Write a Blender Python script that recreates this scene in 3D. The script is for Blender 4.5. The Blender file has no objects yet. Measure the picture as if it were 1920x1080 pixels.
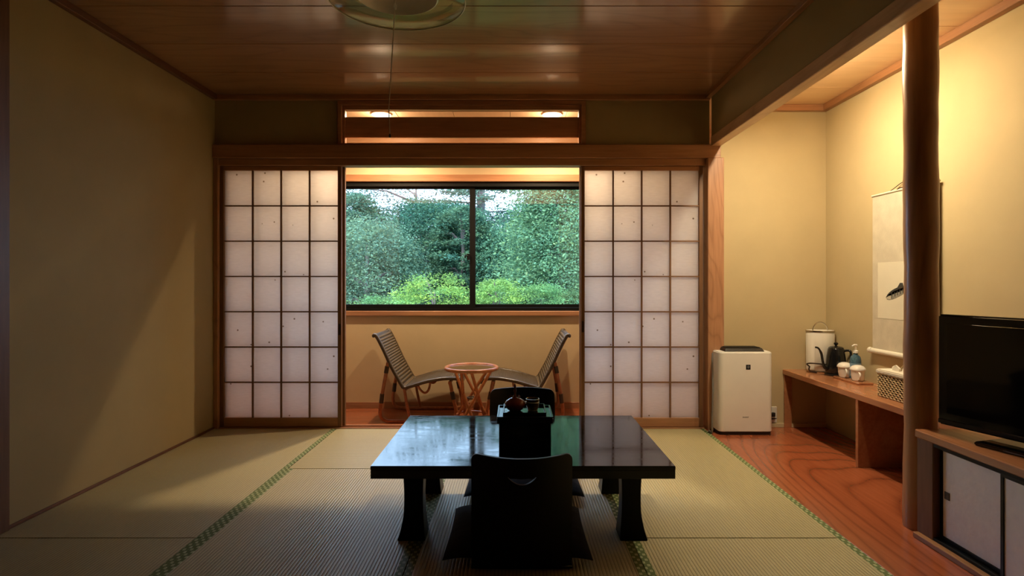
import bpy, bmesh, math, random
import numpy as np
from mathutils import Vector, Matrix, noise
from mathutils.geometry import delaunay_2d_cdt
PI = math.pi
sc = bpy.context.scene
col = sc.collection
random.seed(7); rng = np.random.default_rng(7)

# ------------------------------------------------------------------ camera
HC, F = 1.055, 1080.0
cam = bpy.data.objects.new('camera', bpy.data.cameras.new('camera'))
col.objects.link(cam); sc.camera = cam
cam.location = (0, 0, HC); cam.rotation_euler = (PI/2, 0, 0)
cam.data.sensor_width = 36; cam.data.lens = 36*F/1920
cam.data.shift_x = -6/1920; cam.data.shift_y = -12/1920
cam.data.clip_start = 0.05; cam.data.clip_end = 300
# ------------------------------------------------------------------ world + exposure
w = bpy.data.worlds.new('sky'); sc.world = w; w.use_nodes = True
bg = w.node_tree.nodes['Background']
SKY = (0.47, 0.69, 1.0); SKY_STR = 5.5
bg.inputs[0].default_value = (*SKY, 1); bg.inputs[1].default_value = SKY_STR
sun = bpy.data.objects.new('sun', bpy.data.lights.new('sun', 'SUN')); col.objects.link(sun)
sun.data.energy = 7.5; sun.data.angle = math.radians(12); sun.data.color = (1, .96, .86)
sun.rotation_euler = (math.radians(35), 0, math.radians(-25))
sc.view_settings.view_transform = 'Standard'; sc.view_settings.look = 'None'
sc.view_settings.gamma = 1; sc.view_settings.use_curve_mapping = False
sc.view_settings.exposure = 0.0
DOWN_W, TUBE_S, DIFF_W, GLOW_W = 118.0, 98.0, 24.0, 7.0
WARM = (1.0, .75, .47); TUBEC = (1.0, .87, .60)

def P(px, py, Y): return Vector(((px-966)*Y/F, Y, HC-(py-528)*Y/F))

# ------------------------------------------------------------------ materials
def new_mat(name):
    m = bpy.data.materials.new(name); m.use_nodes = True
    return m, m.node_tree, m.node_tree.nodes['Principled BSDF']
def N(nt, t, **k):
    n = nt.nodes.new(t)
    for a, v in k.items(): setattr(n, a, v)
    return n
def L(nt, a, b): nt.links.new(a, b)
def sset(b, **k):
    names = dict(color='Base Color', rough='Roughness', metal='Metallic', spec='Specular IOR Level', coat='Coat Weight', coatr='Coat Roughness',
                 trans='Transmission Weight', ior='IOR', sheen='Sheen Weight', alpha='Alpha')
    for a, v in k.items():
        if a == 'color': v = (*v, 1) if len(v) == 3 else v
        b.inputs[names[a]].default_value = v
def coords(nt, scale=(1, 1, 1), rot=(0, 0, 0), loc=(0, 0, 0)):
    tc = N(nt, 'ShaderNodeTexCoord'); mp = N(nt, 'ShaderNodeMapping')
    L(nt, tc.outputs['Object'], mp.inputs[0])
    mp.inputs['Scale'].default_value = scale; mp.inputs['Rotation'].default_value = rot; mp.inputs['Location'].default_value = loc
    return mp.outputs[0]
def ramp(nt, fac, stops):
    r = N(nt, 'ShaderNodeValToRGB'); L(nt, fac, r.inputs[0])
    e = r.color_ramp.elements
    e[0].position, e[0].color = stops[0][0], (*stops[0][1], 1)
    e[1].position, e[1].color = stops[-1][0], (*stops[-1][1], 1)
    for p, c in stops[1:-1]:
        x = e.new(p); x.color = (*c, 1)
    return r.outputs[0]
def bump(nt, b, h, strength=.3, dist=.002):
    n = N(nt, 'ShaderNodeBump'); n.inputs['Strength'].default_value = strength; n.inputs['Distance'].default_value = dist
    L(nt, h, n.inputs['Height']); L(nt, n.outputs[0], b.inputs['Normal'])
def math_n(nt, op, a, b=None, c=None):
    n = N(nt, 'ShaderNodeMath', operation=op)
    for i, v in enumerate((a, b, c)):
        if v is None: continue
        if isinstance(v, (int, float)): n.inputs[i].default_value = v
        else: L(nt, v, n.inputs[i])
    return n.outputs[0]
def noise_n(nt, vec, scale, detail=3, rough=.5, out=0):
    n = N(nt, 'ShaderNodeTexNoise'); n.inputs['Scale'].default_value = scale; n.inputs['Detail'].default_value = detail
    n.inputs['Roughness'].default_value = rough; L(nt, vec, n.inputs['Vector'])
    return n.outputs[out]

def plain(name, color, rough=.5, var=.06, nscale=8, **k):
    m, nt, b = new_mat(name); sset(b, rough=rough, **k)
    v = coords(nt); n = noise_n(nt, v, nscale)
    c0 = tuple(max(0, x*(1-var)) for x in color); c1 = tuple(min(1, x*(1+var)) for x in color)
    L(nt, ramp(nt, n, [(.3, c0), (.7, c1)]), b.inputs['Base Color'])
    return m
def plaster(name, color):
    m, nt, b = new_mat(name); sset(b, rough=.9, spec=.15)
    v = coords(nt); n = noise_n(nt, v, 3, 6, .6); f = noise_n(nt, v, 260, 3, .7)
    L(nt, ramp(nt, n, [(.3, tuple(x*.95 for x in color)), (.7, tuple(min(1, x*1.04) for x in color))]), b.inputs['Base Color'])
    bump(nt, b, f, .25, .001); return m
def wood(name, dark, light, axis='x', rough=.4, fine=60, contour=0.0, spec=.4, coat=0.0, rings=9, stretch=.07, cs=2.2):
    m, nt, b = new_mat(name); sset(b, rough=rough, spec=spec, coat=coat, coatr=.12)
    s = {'x': (stretch, 1, 1), 'y': (1, stretch, 1), 'z': (1, 1, stretch)}[axis]
    v = coords(nt, s)
    fn = noise_n(nt, v, fine, 4, .6)
    big = noise_n(nt, v, 5, 2, .5)
    mix = math_n(nt, 'ADD', math_n(nt, 'MULTIPLY', fn, .6), math_n(nt, 'MULTIPLY', big, .4))
    base = ramp(nt, mix, [(.32, dark), (.68, light)])
    if contour > 0:
        s2 = {'x': (.22, 1, 1), 'y': (1, .22, 1), 'z': (1, 1, .22)}[axis]
        v2 = coords(nt, s2, loc=(3.1, 7.7, 1.3))
        cn = noise_n(nt, v2, cs, 1.5, .45)
        sn = math_n(nt, 'PINGPONG', math_n(nt, 'MULTIPLY', cn, rings*2), 1.0)
        line = math_n(nt, 'POWER', sn, 4)
        mx = N(nt, 'ShaderNodeMixRGB', blend_type='MULTIPLY')
        L(nt, math_n(nt, 'MULTIPLY', line, contour), mx.inputs[0]); L(nt, base, mx.inputs[1]); mx.inputs[2].default_value = (.38, .26, .2, 1)
        base = mx.outputs[0]
    L(nt, base, b.inputs['Base Color']); bump(nt, b, fn, .12, .0008)
    return m
def tatami(name, axis):
    m, nt, b = new_mat(name); sset(b, rough=.37, spec=.6)
    v = coords(nt); sep = N(nt, 'ShaderNodeSeparateXYZ'); L(nt, v, sep.inputs[0])
    x = sep.outputs[0 if axis == 'x' else 1]
    s = math_n(nt, 'SINE', math_n(nt, 'MULTIPLY', x, 2*PI/.0135))
    sa = math_n(nt, 'POWER', math_n(nt, 'ABSOLUTE', math_n(nt, 'SINE', math_n(nt, 'MULTIPLY', x, PI/.0135))), .5)
    v2 = coords(nt, (12, 160, 1) if axis == 'x' else (160, 12, 1)); fn = noise_n(nt, v2, 4, 3, .6)
    bn = noise_n(nt, coords(nt), 1.5, 3)
    c = ramp(nt, math_n(nt, 'ADD', math_n(nt, 'MULTIPLY', fn, .6), math_n(nt, 'MULTIPLY', bn, .4)), [(.3, (.42, .35, .172)), (.7, (.57, .495, .265))])
    mx = N(nt, 'ShaderNodeMixRGB', blend_type='MULTIPLY'); mx.inputs[0].default_value = 1
    L(nt, c, mx.inputs[1]); L(nt, ramp(nt, sa, [(.0, (.22, .19, .17)), (.7, (1, 1, 1))]), mx.inputs[2])
    L(nt, mx.outputs[0], b.inputs['Base Color'])
    bump(nt, b, math_n(nt, 'ADD', sa, math_n(nt, 'MULTIPLY', fn, .4)), .9, .002)
    return m
def heri():
    m, nt, b = new_mat('brocade_border'); sset(b, rough=.6, spec=.25)
    sep = N(nt, 'ShaderNodeSeparateXYZ'); L(nt, coords(nt), sep.inputs[0])
    u = math_n(nt, 'DIVIDE', sep.outputs[1], .021); vv = math_n(nt, 'DIVIDE', sep.outputs[0], .0145)
    fu = math_n(nt, 'ABSOLUTE', math_n(nt, 'SUBTRACT', math_n(nt, 'FRACT', u), .5))
    fv = math_n(nt, 'ABSOLUTE', math_n(nt, 'SUBTRACT', math_n(nt, 'FRACT', vv), .5))
    par = math_n(nt, 'FRACT', math_n(nt, 'MULTIPLY', math_n(nt, 'ADD', math_n(nt, 'FLOOR', u), math_n(nt, 'FLOOR', vv)), .5))
    odd = math_n(nt, 'LESS_THAN', par, .25)
    inside = math_n(nt, 'LESS_THAN', math_n(nt, 'MAXIMUM', fu, fv), .36)
    hole = math_n(nt, 'GREATER_THAN', math_n(nt, 'MAXIMUM', fu, fv), .10)
    f = math_n(nt, 'MULTIPLY', math_n(nt, 'MULTIPLY', odd, inside), hole)
    L(nt, ramp(nt, f, [(.4, (.12, .16, .05)), (.6, (.50, .53, .30))]), b.inputs['Base Color'])
    return m
def paper_mat():
    m, nt, b = new_mat('shoji_paper')
    v = coords(nt); 
    vo = N(nt, 'ShaderNodeTexVoronoi', feature='F1'); vo.inputs['Scale'].default_value = 11; L(nt, v, vo.inputs['Vector'])
    fl = ramp(nt, vo.outputs['Distance'], [(.055, (.30, .24, .18)), (.085, (1, 1, 1))])
    fn = noise_n(nt, coords(nt, (1, 1, 6)), 20, 4, .6)
    base = ramp(nt, fn, [(.3, (.80, .76, .74)), (.7, (.87, .83, .81))])
    mx = N(nt, 'ShaderNodeMixRGB', blend_type='MULTIPLY'); mx.inputs[0].default_value = 1
    L(nt, base, mx.inputs[1]); L(nt, fl, mx.inputs[2])
    d = N(nt, 'ShaderNodeBsdfDiffuse'); t = N(nt, 'ShaderNodeBsdfTranslucent')
    L(nt, mx.outputs[0], d.inputs[0]); L(nt, mx.outputs[0], t.inputs[0])
    ms = N(nt, 'ShaderNodeMixShader'); ms.inputs[0].default_value = .76
    L(nt, d.outputs[0], ms.inputs[1]); L(nt, t.outputs[0], ms.inputs[2])
    L(nt, ms.outputs[0], nt.nodes['Material Output'].inputs[0]); nt.nodes.remove(b)
    return m
def pane_mat(name='window_glass', tint=(.97, 1, .98), refl=1.0):
    m, nt, b = new_mat(name); nt.nodes.remove(b)
    fr = N(nt, 'ShaderNodeFresnel'); fr.inputs[0].default_value = 1.55
    t = N(nt, 'ShaderNodeBsdfTransparent'); t.inputs[0].default_value = (*tint, 1)
    g = N(nt, 'ShaderNodeBsdfGlossy'); g.inputs['Roughness'].default_value = .01
    ms = N(nt, 'ShaderNodeMixShader'); L(nt, math_n(nt, 'MULTIPLY', fr.outputs[0], refl), ms.inputs[0]); L(nt, t.outputs[0], ms.inputs[1]); L(nt, g.outputs[0], ms.inputs[2])
    L(nt, ms.outputs[0], nt.nodes['Material Output'].inputs[0]); return m
def emit(name, color, s):
    m, nt, b = new_mat(name); sset(b, color=(.9, .9, .9)); b.inputs['Emission Color'].default_value = (*color, 1); b.inputs['Emission Strength'].default_value = s
    return m
def leaf_mat():
    m, nt, b = new_mat('foliage'); nt.nodes.remove(b)
    at = N(nt, 'ShaderNodeAttribute', attribute_name='tone')
    d = N(nt, 'ShaderNodeBsdfDiffuse'); t = N(nt, 'ShaderNodeBsdfTranslucent')
    L(nt, at.outputs[0], d.inputs[0]); L(nt, at.outputs[0], t.inputs[0])
    ms = N(nt, 'ShaderNodeMixShader'); ms.inputs[0].default_value = .35
    L(nt, d.outputs[0], ms.inputs[1]); L(nt, t.outputs[0], ms.inputs[2]); L(nt, ms.outputs[0], nt.nodes['Material Output'].inputs[0])
    return m
def lacquer_top():
    m, nt, b = new_mat('lacquer_top'); sset(b, color=(.008, .007, .010), spec=.5, ior=1.5, coat=.0, coatr=.05)
    v = coords(nt, (1, 3, 1)); n = noise_n(nt, v, 9, 6, .7); f = noise_n(nt, coords(nt, (1, 1, 1)), 90, 3, .7)
    r = N(nt, 'ShaderNodeMapRange'); L(nt, n, r.inputs[0]); r.inputs[1].default_value = .35; r.inputs[2].default_value = .7; r.inputs[3].default_value = .03; r.inputs[4].default_value = .14
    L(nt, r.outputs[0], b.inputs['Roughness']); bump(nt, b, math_n(nt, 'ADD', math_n(nt, 'MULTIPLY', noise_n(nt, coords(nt), 3.5, 2), 8.0), f), .04, .0006)
    return m
def weave_mat(name, dark, light, s=.011):
    m, nt, b = new_mat(name); sset(b, rough=.38, spec=.5)
    sep = N(nt, 'ShaderNodeSeparateXYZ'); L(nt, coords(nt), sep.inputs[0])
    ax = math_n(nt, 'ADD', sep.outputs[0], sep.outputs[2])
    a = math_n(nt, 'SINE', math_n(nt, 'MULTIPLY', math_n(nt, 'ADD', ax, sep.outputs[1]), PI/s))
    c = math_n(nt, 'SINE', math_n(nt, 'MULTIPLY', math_n(nt, 'SUBTRACT', ax, sep.outputs[1]), PI/s))
    h = math_n(nt, 'MULTIPLY', a, c)
    L(nt, ramp(nt, math_n(nt, 'ADD', math_n(nt, 'MULTIPLY', h, .5), .5), [(.42, dark), (.85, light)]), b.inputs['Base Color'])
    bump(nt, b, h, 1.0, .004); return m
def cloth_mat(name, c0, c1, s=300, rough=.85):
    m, nt, b = new_mat(name); sset(b, rough=rough, spec=.2, sheen=.1)
    n = noise_n(nt, coords(nt, (1, 1, 5)), s, 2, .6); n2 = noise_n(nt, coords(nt), 14, 4)
    L(nt, ramp(nt, math_n(nt, 'ADD', math_n(nt, 'MULTIPLY', n, .5), math_n(nt, 'MULTIPLY', n2, .5)), [(.35, c0), (.65, c1)]), b.inputs['Base Color'])
    bump(nt, b, n, .3, .0006); return m

M = dict(
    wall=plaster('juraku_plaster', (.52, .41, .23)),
    wallr=plaster('shade_toned_plaster', (.37, .285, .145)),  # darker copy of the alcove plaster, the room's shade put into the colour
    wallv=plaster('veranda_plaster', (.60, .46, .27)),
    trimx=wood('cedar_trim_x', (.33, .15, .07), (.48, .235, .115), 'x', .38, contour=.25),
    trimy=wood('cedar_trim_y', (.26, .115, .048), (.40, .19, .085), 'y', .38, contour=.25),
    trimz=wood('cedar_trim_z', (.34, .16, .078), (.50, .25, .13), 'z', .38, contour=.35, rings=12, cs=5),
    palex=wood('pale_head_trim', (.55, .31, .17), (.66, .40, .23), 'x', .4),
    pale_y=wood('pale_beam', (.52, .31, .16), (.68, .44, .25), 'y', .35, contour=.25, rings=14),
    dtrimy=wood('dark_trim_y', (.10, .04, .02), (.17, .07, .035), 'y', .5), dtrimz=wood('dark_trim_z', (.10, .042, .022), (.18, .08, .04), 'z', .5),
    ceil=wood('ceiling_cedar', (.27, .135, .065), (.37, .195, .10), 'x', .35, fine=50, contour=.30, rings=7, spec=.3, cs=4.0, stretch=.04, coat=.7),
    ceila=wood('alcove_ceiling_cedar', (.72, .48, .28), (.80, .57, .36), 'x', .4, fine=30, contour=.06),
    ceilv=wood('veranda_ceiling_board', (.62, .40, .24), (.72, .48, .30), 'y', .4, fine=30),
    board=wood('alcove_zelkova', (.30, .075, .028), (.41, .115, .045), 'y', .25, fine=70, contour=.55, rings=40, spec=.5, coat=.3, cs=1.1),
    shelf=wood('shelf_wood', (.34, .13, .055), (.46, .19, .085), 'y', .25, contour=.2, coat=.3),
    vfloor=wood('veranda_floor', (.30, .085, .035), (.40, .125, .055), 'x', .25, contour=.2, coat=.2),
    pillar=wood('dark_log', (.32, .15, .07), (.50, .25, .12), 'z', .32, fine=40, contour=.3, spec=.4, coat=.15),
    shoji=wood('shoji_wood', (.15, .065, .026), (.25, .12, .055), 'z', .45),
    tat_x=tatami('tatami_rush_long', 'x'), tat_y=tatami('tatami_rush_cross', 'y'), heri=heri(),
    darkwall=wood('bounce_absorber', (.045, .025, .014), (.075, .042, .024), 'z', .6),  # for unseen near walls, dark brown added to absorb bounced light
    under=plain('underfloor', (.1, .08, .06), .9),
    paper=paper_mat(), glass=pane_mat(refl=1.9), black=plain('black_aluminium', (.008, .008, .008), .5, spec=.15),
    lac=plain('black_lacquer', (.006, .005, .006), .16, spec=.6), lact=lacquer_top(),
    lac2=plain('worn_black_lacquer', (.006, .005, .005), .38, spec=.2),
    indigo=cloth_mat('indigo_cushion_cloth', (.006, .007, .016), (.012, .014, .03)),
    white=plain('white_plastic', (.88, .84, .76), .35, .02), offw=plain('outlet_white', (.7, .66, .58), .4, .02),
    blackp=plain('black_plastic', (.010, .010, .011), .3, spec=.5), gloss=plain('screen_gloss', (.004, .004, .005), .06, spec=.5),
    bezel=plain('tv_bezel', (.007, .007, .008), .14, spec=.5),
    grey=plain('grey_print', (.35, .35, .35), .5), greyd=plain('dark_print', (.10, .08, .07), .5),
    cane=plain('rattan_cane', (.36, .13, .05), .3, .25, 30, spec=.5), caned=plain('dark_cane_rail', (.06, .04, .022), .3, .3, 60, spec=.6),
    bind=plain('cane_binding', (.035, .018, .010), .4, .3, 90),
    weave=weave_mat('woven_rush_seat', (.010, .006, .003), (.19, .125, .055), .0105),
    chrome=plain('polished_metal', (.55, .50, .42), .18, metal=1.0), ironk=plain('black_kettle_enamel', (.008, .008, .009), .14, spec=.6),
    lampw=plain('white_shade', (.80, .74, .64), .55, .02), porc=plain('white_porcelain', (.80, .74, .66), .18, .02, spec=.5),
    bluel=plain('blue_gel', (.16, .32, .44), .12, .1, trans=.6), label=plain('bottle_label', (.22, .34, .44), .4),
    basket=plain('seagrass_strand', (.52, .38, .21), .6, .25, 120), linen=cloth_mat('basket_linen', (.68, .60, .48), (.78, .70, .58)),
    scroll=cloth_mat('scroll_cloth', (.50, .44, .33), (.63, .56, .43), 120), spaper=plain('scroll_paper', (.72, .66, .52), .8, .03), ivory=plain('ivory_roller', (.76, .70, .58), .35, .02),
    ink=plain('ink', (.035, .032, .028), .8, .4, 120), inkg=plain('ink_wash', (.26, .24, .19), .8, .35, 90), inkp=plain('ink_pale', (.5, .46, .36), .8, .15, 80),
    fusuma=plain('fusuma_paper', (.95, .95, .97), .6, .05, 26), cord=plain('grey_cord', (.20, .18, .16), .5),
    redlac=plain('red_brown_lacquer', (.20, .022, .010), .12, .3, 14, spec=.6), teac=plain('amber_glass', (.32, .22, .09), .12, .1, trans=.75, ior=1.45),
    shadeg=pane_mat('shade_glass', (.80, .80, .68), .35), shadew=plain('milk_glass', (.88, .82, .72), .25, .04),
    greeng=plain('green_tube', (.20, .38, .28), .25, .05), tray=plain('tray_metal', (.10, .11, .14), .25, .05, metal=.4),
    bark=plain('bark', (.15, .125, .12), .9, .3, 12), ground=plain('forest_floor', (.05, .10, .035), .95, .4, 2), leaf=leaf_mat(),
    tube=emit('fluorescent_tube', TUBEC, TUBE_S), lens=emit('downlight_lens', (1, .76, .48), 1.8),
    string=plain('pull_string', (.8, .72, .58), .6), goldt=plain('cream_tag', (.7, .62, .45), .6),
)
# plaster-like relief for the sliding doors of the cabinet
_nt = M['fusuma'].node_tree; bump(_nt, _nt.nodes['Principled BSDF'], noise_n(_nt, coords(_nt), 38, 5, .55), .5, .004)

# ------------------------------------------------------------------ geometry helpers
class G:
    def __init__(s): s.v, s.f = [], []
    def box(s, x0, x1, y0, y1, z0, z1):
        o = len(s.v)
        s.v += [(x, y, z) for z in (z0, z1) for y in (y0, y1) for x in (x0, x1)]
        s.f += [tuple(o+i for i in q) for q in ((0, 2, 3, 1), (4, 5, 7, 6), (0, 1, 5, 4), (2, 6, 7, 3), (0, 4, 6, 2), (1, 3, 7, 5))]
        return s
    def quad(s, a, b, c, d):
        o = len(s.v); s.v += [tuple(a), tuple(b), tuple(c), tuple(d)]; s.f.append((o, o+1, o+2, o+3)); return s
    def tube(s, pts, r, n=10, closed=False, caps=True):
        pts = [Vector(p) for p in pts]; m = len(pts); o = len(s.v)
        rs = [r[min(len(r)-1, round(i*(len(r)-1)/max(1, m-1)))] for i in range(m)] if isinstance(r, (list, tuple)) else [r]*m
        up = None
        for i, p in enumerate(pts):
            a = pts[(i-1) % m] if (closed or i > 0) else p; b = pts[(i+1) % m] if (closed or i < m-1) else p
            t = (b-a).normalized()
            if up is None:
                up = t.orthogonal().normalized()
            up = (up - t*up.dot(t)).normalized(); sd = t.cross(up)
            for k in range(n):
                an = 2*PI*k/n; s.v.append(tuple(p + (up*math.cos(an)+sd*math.sin(an))*rs[i]))
        for i in range(m if closed else m-1):
            j = (i+1) % m
            for k in range(n):
                s.f.append((o+i*n+k, o+i*n+(k+1) % n, o+j*n+(k+1) % n, o+j*n+k))
        if caps and not closed:
            s.f.append(tuple(o+k for k in range(n))[::-1]); s.f.append(tuple(o+(m-1)*n+k for k in range(n)))
        return s
    def lathe(s, prof, c=(0, 0, 0), n=40, sx=1, sy=1):
        o = len(s.v); m = len(prof)
        for r, z in prof:
            for k in range(n):
                an = 2*PI*k/n; s.v.append((c[0]+r*math.cos(an)*sx, c[1]+r*math.sin(an)*sy, c[2]+z))
        for i in range(m-1):
            for k in range(n): s.f.append((o+i*n+k, o+i*n+(k+1) % n, o+(i+1)*n+(k+1) % n, o+(i+1)*n+k))
        if prof[0] == prof[-1]: return s
        if prof[0][0] > 1e-5: s.f.append(tuple(o+k for k in range(n))[::-1])
        if prof[-1][0] > 1e-5: s.f.append(tuple(o+(m-1)*n+k for k in range(n)))
        return s
    def prism(s, poly, fn0, fn1):
        o = len(s.v); n = len(poly)
        s.v += [tuple(fn0(*p)) for p in poly] + [tuple(fn1(*p)) for p in poly]
        s.f.append(tuple(range(o, o+n))[::-1]); s.f.append(tuple(range(o+n, o+2*n)))
        for i in range(n): j = (i+1) % n; s.f.append((o+i, o+j, o+n+j, o+n+i))
        return s
    def strip(s, prof, w0, w1, t, axis='y'):
        """sheet following profile (x,z) swept in y from w0 to w1, thickness t"""
        o = len(s.v); m = len(prof); pr = [Vector((a, b)) for a, b in prof]; off = []
        for i in range(m):
            d = (pr[min(i+1, m-1)]-pr[max(i-1, 0)]).normalized(); off.append(pr[i]+Vector((-d.y, d.x))*t)
        for q in (pr, off):
            for y in (w0, w1):
                s.v += [(p.x, y, p.y) for p in q]
        a, b, c, d = o, o+m, o+2*m, o+3*m
        for i in range(m-1):
            s.f += [(a+i, a+i+1, b+i+1, b+i), (c+i, d+i, d+i+1, c+i+1), (a+i, c+i, c+i+1, a+i+1), (b+i, b+i+1, d+i+1, d+i)]
        s.f += [(a, b, d, c), (a+m-1, c+m-1, d+m-1, b+m-1)]
        return s
    def build(s, name, mat, parent=None, bevel=0, smooth=False, seg=1, sub=0):
        org = parent_world(parent) if parent else None
        v = np.array(s.v, dtype=float)
        if org is None: org = Vector(((v[:, 0].min()+v[:, 0].max())/2, (v[:, 1].min()+v[:, 1].max())/2, v[:, 2].min()))
        me = bpy.data.meshes.new(name)
        me.from_pydata([(a-org.x, b-org.y, c-org.z) for a, b, c in s.v], [], s.f)
        bm = bmesh.new(); bm.from_mesh(me); bmesh.ops.remove_doubles(bm, verts=bm.verts, dist=1e-6); bmesh.ops.recalc_face_normals(bm, faces=bm.faces)
        if bevel: 
            es = [e for e in bm.edges if len(e.link_faces) == 2 and e.calc_face_angle(0) > .6]
            bmesh.ops.bevel(bm, geom=es, offset=bevel, segments=seg, affect='EDGES', clamp_overlap=True)
        bm.to_mesh(me); bm.free()
        me.materials.append(M[mat] if isinstance(mat, str) else mat)
        if smooth: 
            me.shade_smooth(); me.set_sharp_from_angle(angle=math.radians(38))
        ob = bpy.data.objects.new(name, me); col.objects.link(ob)
        ob.parent = parent
        if parent is None: ob.location = org
        if sub:
            md = ob.modifiers.new('subsurf', 'SUBSURF'); md.levels = md.render_levels = sub
        return ob
def parent_world(p):
    o = Vector((0, 0, 0))
    while p: o += p.location; p = p.parent
    return o
def tag(o, label=None, cat=None, group=None, kind=None):
    if label: o['label'] = label
    if cat: o['category'] = cat
    if group: o['group'] = group
    if kind: o['kind'] = kind
    return o
def thing(name, label, cat, loc, group=None):
    o = bpy.data.objects.new(name, None); col.objects.link(o); o.location = loc; o.empty_display_size = .1
    return tag(o, label, cat, group)
def B(*a): return G().box(*a)
def struct(name, g, mat, label, cat='wall', parent=None, **k):
    o = g.build(name, mat, parent, **k)
    if not parent: tag(o, label, cat, None, 'structure')
    return o
def copy_tree(o, parent=None):
    c = o.copy(); col.objects.link(c); c.parent = parent
    for ch in o.children: copy_tree(ch, c)
    return c
def smoothpts(pts, k=6):
    pts = [Vector(p) for p in pts]; out = []
    for i in range(len(pts)-1):
        p0, p1, p2, p3 = pts[max(i-1, 0)], pts[i], pts[i+1], pts[min(i+2, len(pts)-1)]
        for j in range(k):
            t = j/k
            out.append(.5*((2*p1)+(p2-p0)*t+(2*p0-5*p1+4*p2-p3)*t*t+(-p0+3*p1-3*p2+p3)*t**3))
    out.append(pts[-1]); return out
def plate(outline, hole, fn, t, step=.012):
    """sheet with a hole; (u,v)->fn(u,v,offset)"""
    def inside(p, poly):
        c = False; n = len(poly)
        for i in range(n):
            a, b = poly[i], poly[i-1]
            if (a[1] > p[1]) != (b[1] > p[1]) and p[0] < (b[0]-a[0])*(p[1]-a[1])/(b[1]-a[1])+a[0]: c = not c
        return c
    dense = []
    for i, p in enumerate(outline):
        q = outline[(i+1) % len(outline)]; k = max(1, round(math.dist(p, q)/step))
        dense += [(p[0]+(q[0]-p[0])*j/k, p[1]+(q[1]-p[1])*j/k) for j in range(k)]
    outline = dense
    pts = [Vector(p) for p in outline]; n0 = len(pts); edges = [(i, (i+1) % n0) for i in range(n0)]
    if hole:
        pts += [Vector(p) for p in hole]; nh = len(hole); edges += [(n0+i, n0+(i+1) % nh) for i in range(nh)]
    us = [p[0] for p in outline]; vs = [p[1] for p in outline]
    u = min(us)
    while u < max(us):
        v = min(vs)
        while v < max(vs):
            if inside((u, v), outline) and not (hole and inside((u, v), hole)): pts.append(Vector((u, v)))
            v += step
        u += step
    V, E, Fc, *_ = delaunay_2d_cdt(pts, edges, [], 0, 1e-5)
    g = G(); n = len(V); g.v = [tuple(fn(p[0], p[1], 0)) for p in V]+[tuple(fn(p[0], p[1], t)) for p in V]
    cnt = {}
    for f in Fc:
        c = (sum(V[i][0] for i in f)/len(f), sum(V[i][1] for i in f)/len(f))
        if not inside(c, outline) or (hole and inside(c, hole)): continue
        g.f.append(tuple(f)); g.f.append(tuple(i+n for i in f)[::-1])
        for i in range(len(f)):
            a, b = f[i], f[(i+1) % len(f)]; k = (min(a, b), max(a, b)); cnt.setdefault(k, []).append((a, b))
    for k, l in cnt.items():
        if len(l) == 1: a, b = l[0]; g.f.append((b, a, a+n, b+n))
    return g
def text(name, body, size, mat, parent, loc, rot, ext=.0004):
    cu = bpy.data.curves.new(name, 'FONT'); cu.body = body; cu.size = size; cu.extrude = ext; cu.align_x = 'CENTER'; cu.align_y = 'CENTER'
    tmp = bpy.data.objects.new(name, cu); col.objects.link(tmp); bpy.context.view_layer.update()
    me = bpy.data.meshes.new_from_object(tmp.evaluated_get(bpy.context.evaluated_depsgraph_get())); bpy.data.objects.remove(tmp)
    me.materials.clear(); me.materials.append(M[mat]); o = bpy.data.objects.new(name, me); col.objects.link(o); o.parent = parent
    o.location = Vector(loc)-parent_world(parent); o.rotation_euler = rot; return o

# ------------------------------------------------------------------ main dimensions
XL, XT, XR = -2.164, 1.357, 2.253        # left wall, tatami edge, alcove side wall
YB, YN = 4.13, -2.6                      # front face of the shoji wall, wall behind the camera
ZC, ZA, ZV = 2.393, 2.33, 2.40           # ceilings: room, alcove, veranda
YA, YW = 4.177, 5.15                     # alcove back wall, window wall
VF = -.075                               # veranda floor

# ------------------------------------------------------------------ floor: tatami, boards
fl = struct('floor', B(XL-.1, XT, YN, YB, -.14, -.052), 'under', 'sub floor under the tatami mats', 'floor')
cx = [XL+.88025*i for i in range(5)]
def mat(x0, x1, y0, y1, cross=False):
    g = .0012
    o = B(x0+g, x1-g, y0+g, y1-g, -.052, 0).build('tatami_mat', 'tat_y' if cross else 'tat_x', fl, bevel=.003, seg=2)
    if not cross:
        for a, b in ((x0+g, x0+.031), (x1-.031, x1-g)):
            if a < XL+.01: continue
            B(a, b, y0+g, y1-g, -.02, .0012).build('cloth_border', 'heri', o, bevel=.001)
y1, y2, y3, y4 = YB, YB-.88, YB-1.76, YB-2.64
mat(cx[0], cx[1], y3, YB); mat(cx[0], cx[1], YB-3.52, y3)
mat(cx[1], cx[2], y2, YB, True); mat(cx[1], cx[2], y4, y2); mat(cx[1], cx[2], YB-3.52, y4, True)
mat(cx[2], cx[3], y2, YB, True); mat(cx[2], cx[3], y4, y2); mat(cx[2], cx[3], YB-3.52, y4, True)
mat(cx[3], cx[4], y3, YB); mat(cx[3], cx[4], YB-3.52, y3)
for i in range(4): mat(cx[i], cx[i+1], YN, YB-3.52)
struct('floor', B(XT+.001, XR, YN, YA, -.08, 0), 'board', 'polished reddish wooden board floor of the alcove', 'floor', bevel=.002)
# veranda floor planks
vf = struct('floor', B(-2.6, 1.75, 4.235, YW, VF-.08, VF-.02), 'under', 'sub floor under the veranda planks', 'floor')
yy = 4.236
while yy < YW-.01:
    B(-2.6, 1.75, yy, min(yy+.151, YW)-.0015, VF-.02, VF).build('plank', 'vfloor', vf, bevel=.0012); yy += .152
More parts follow.
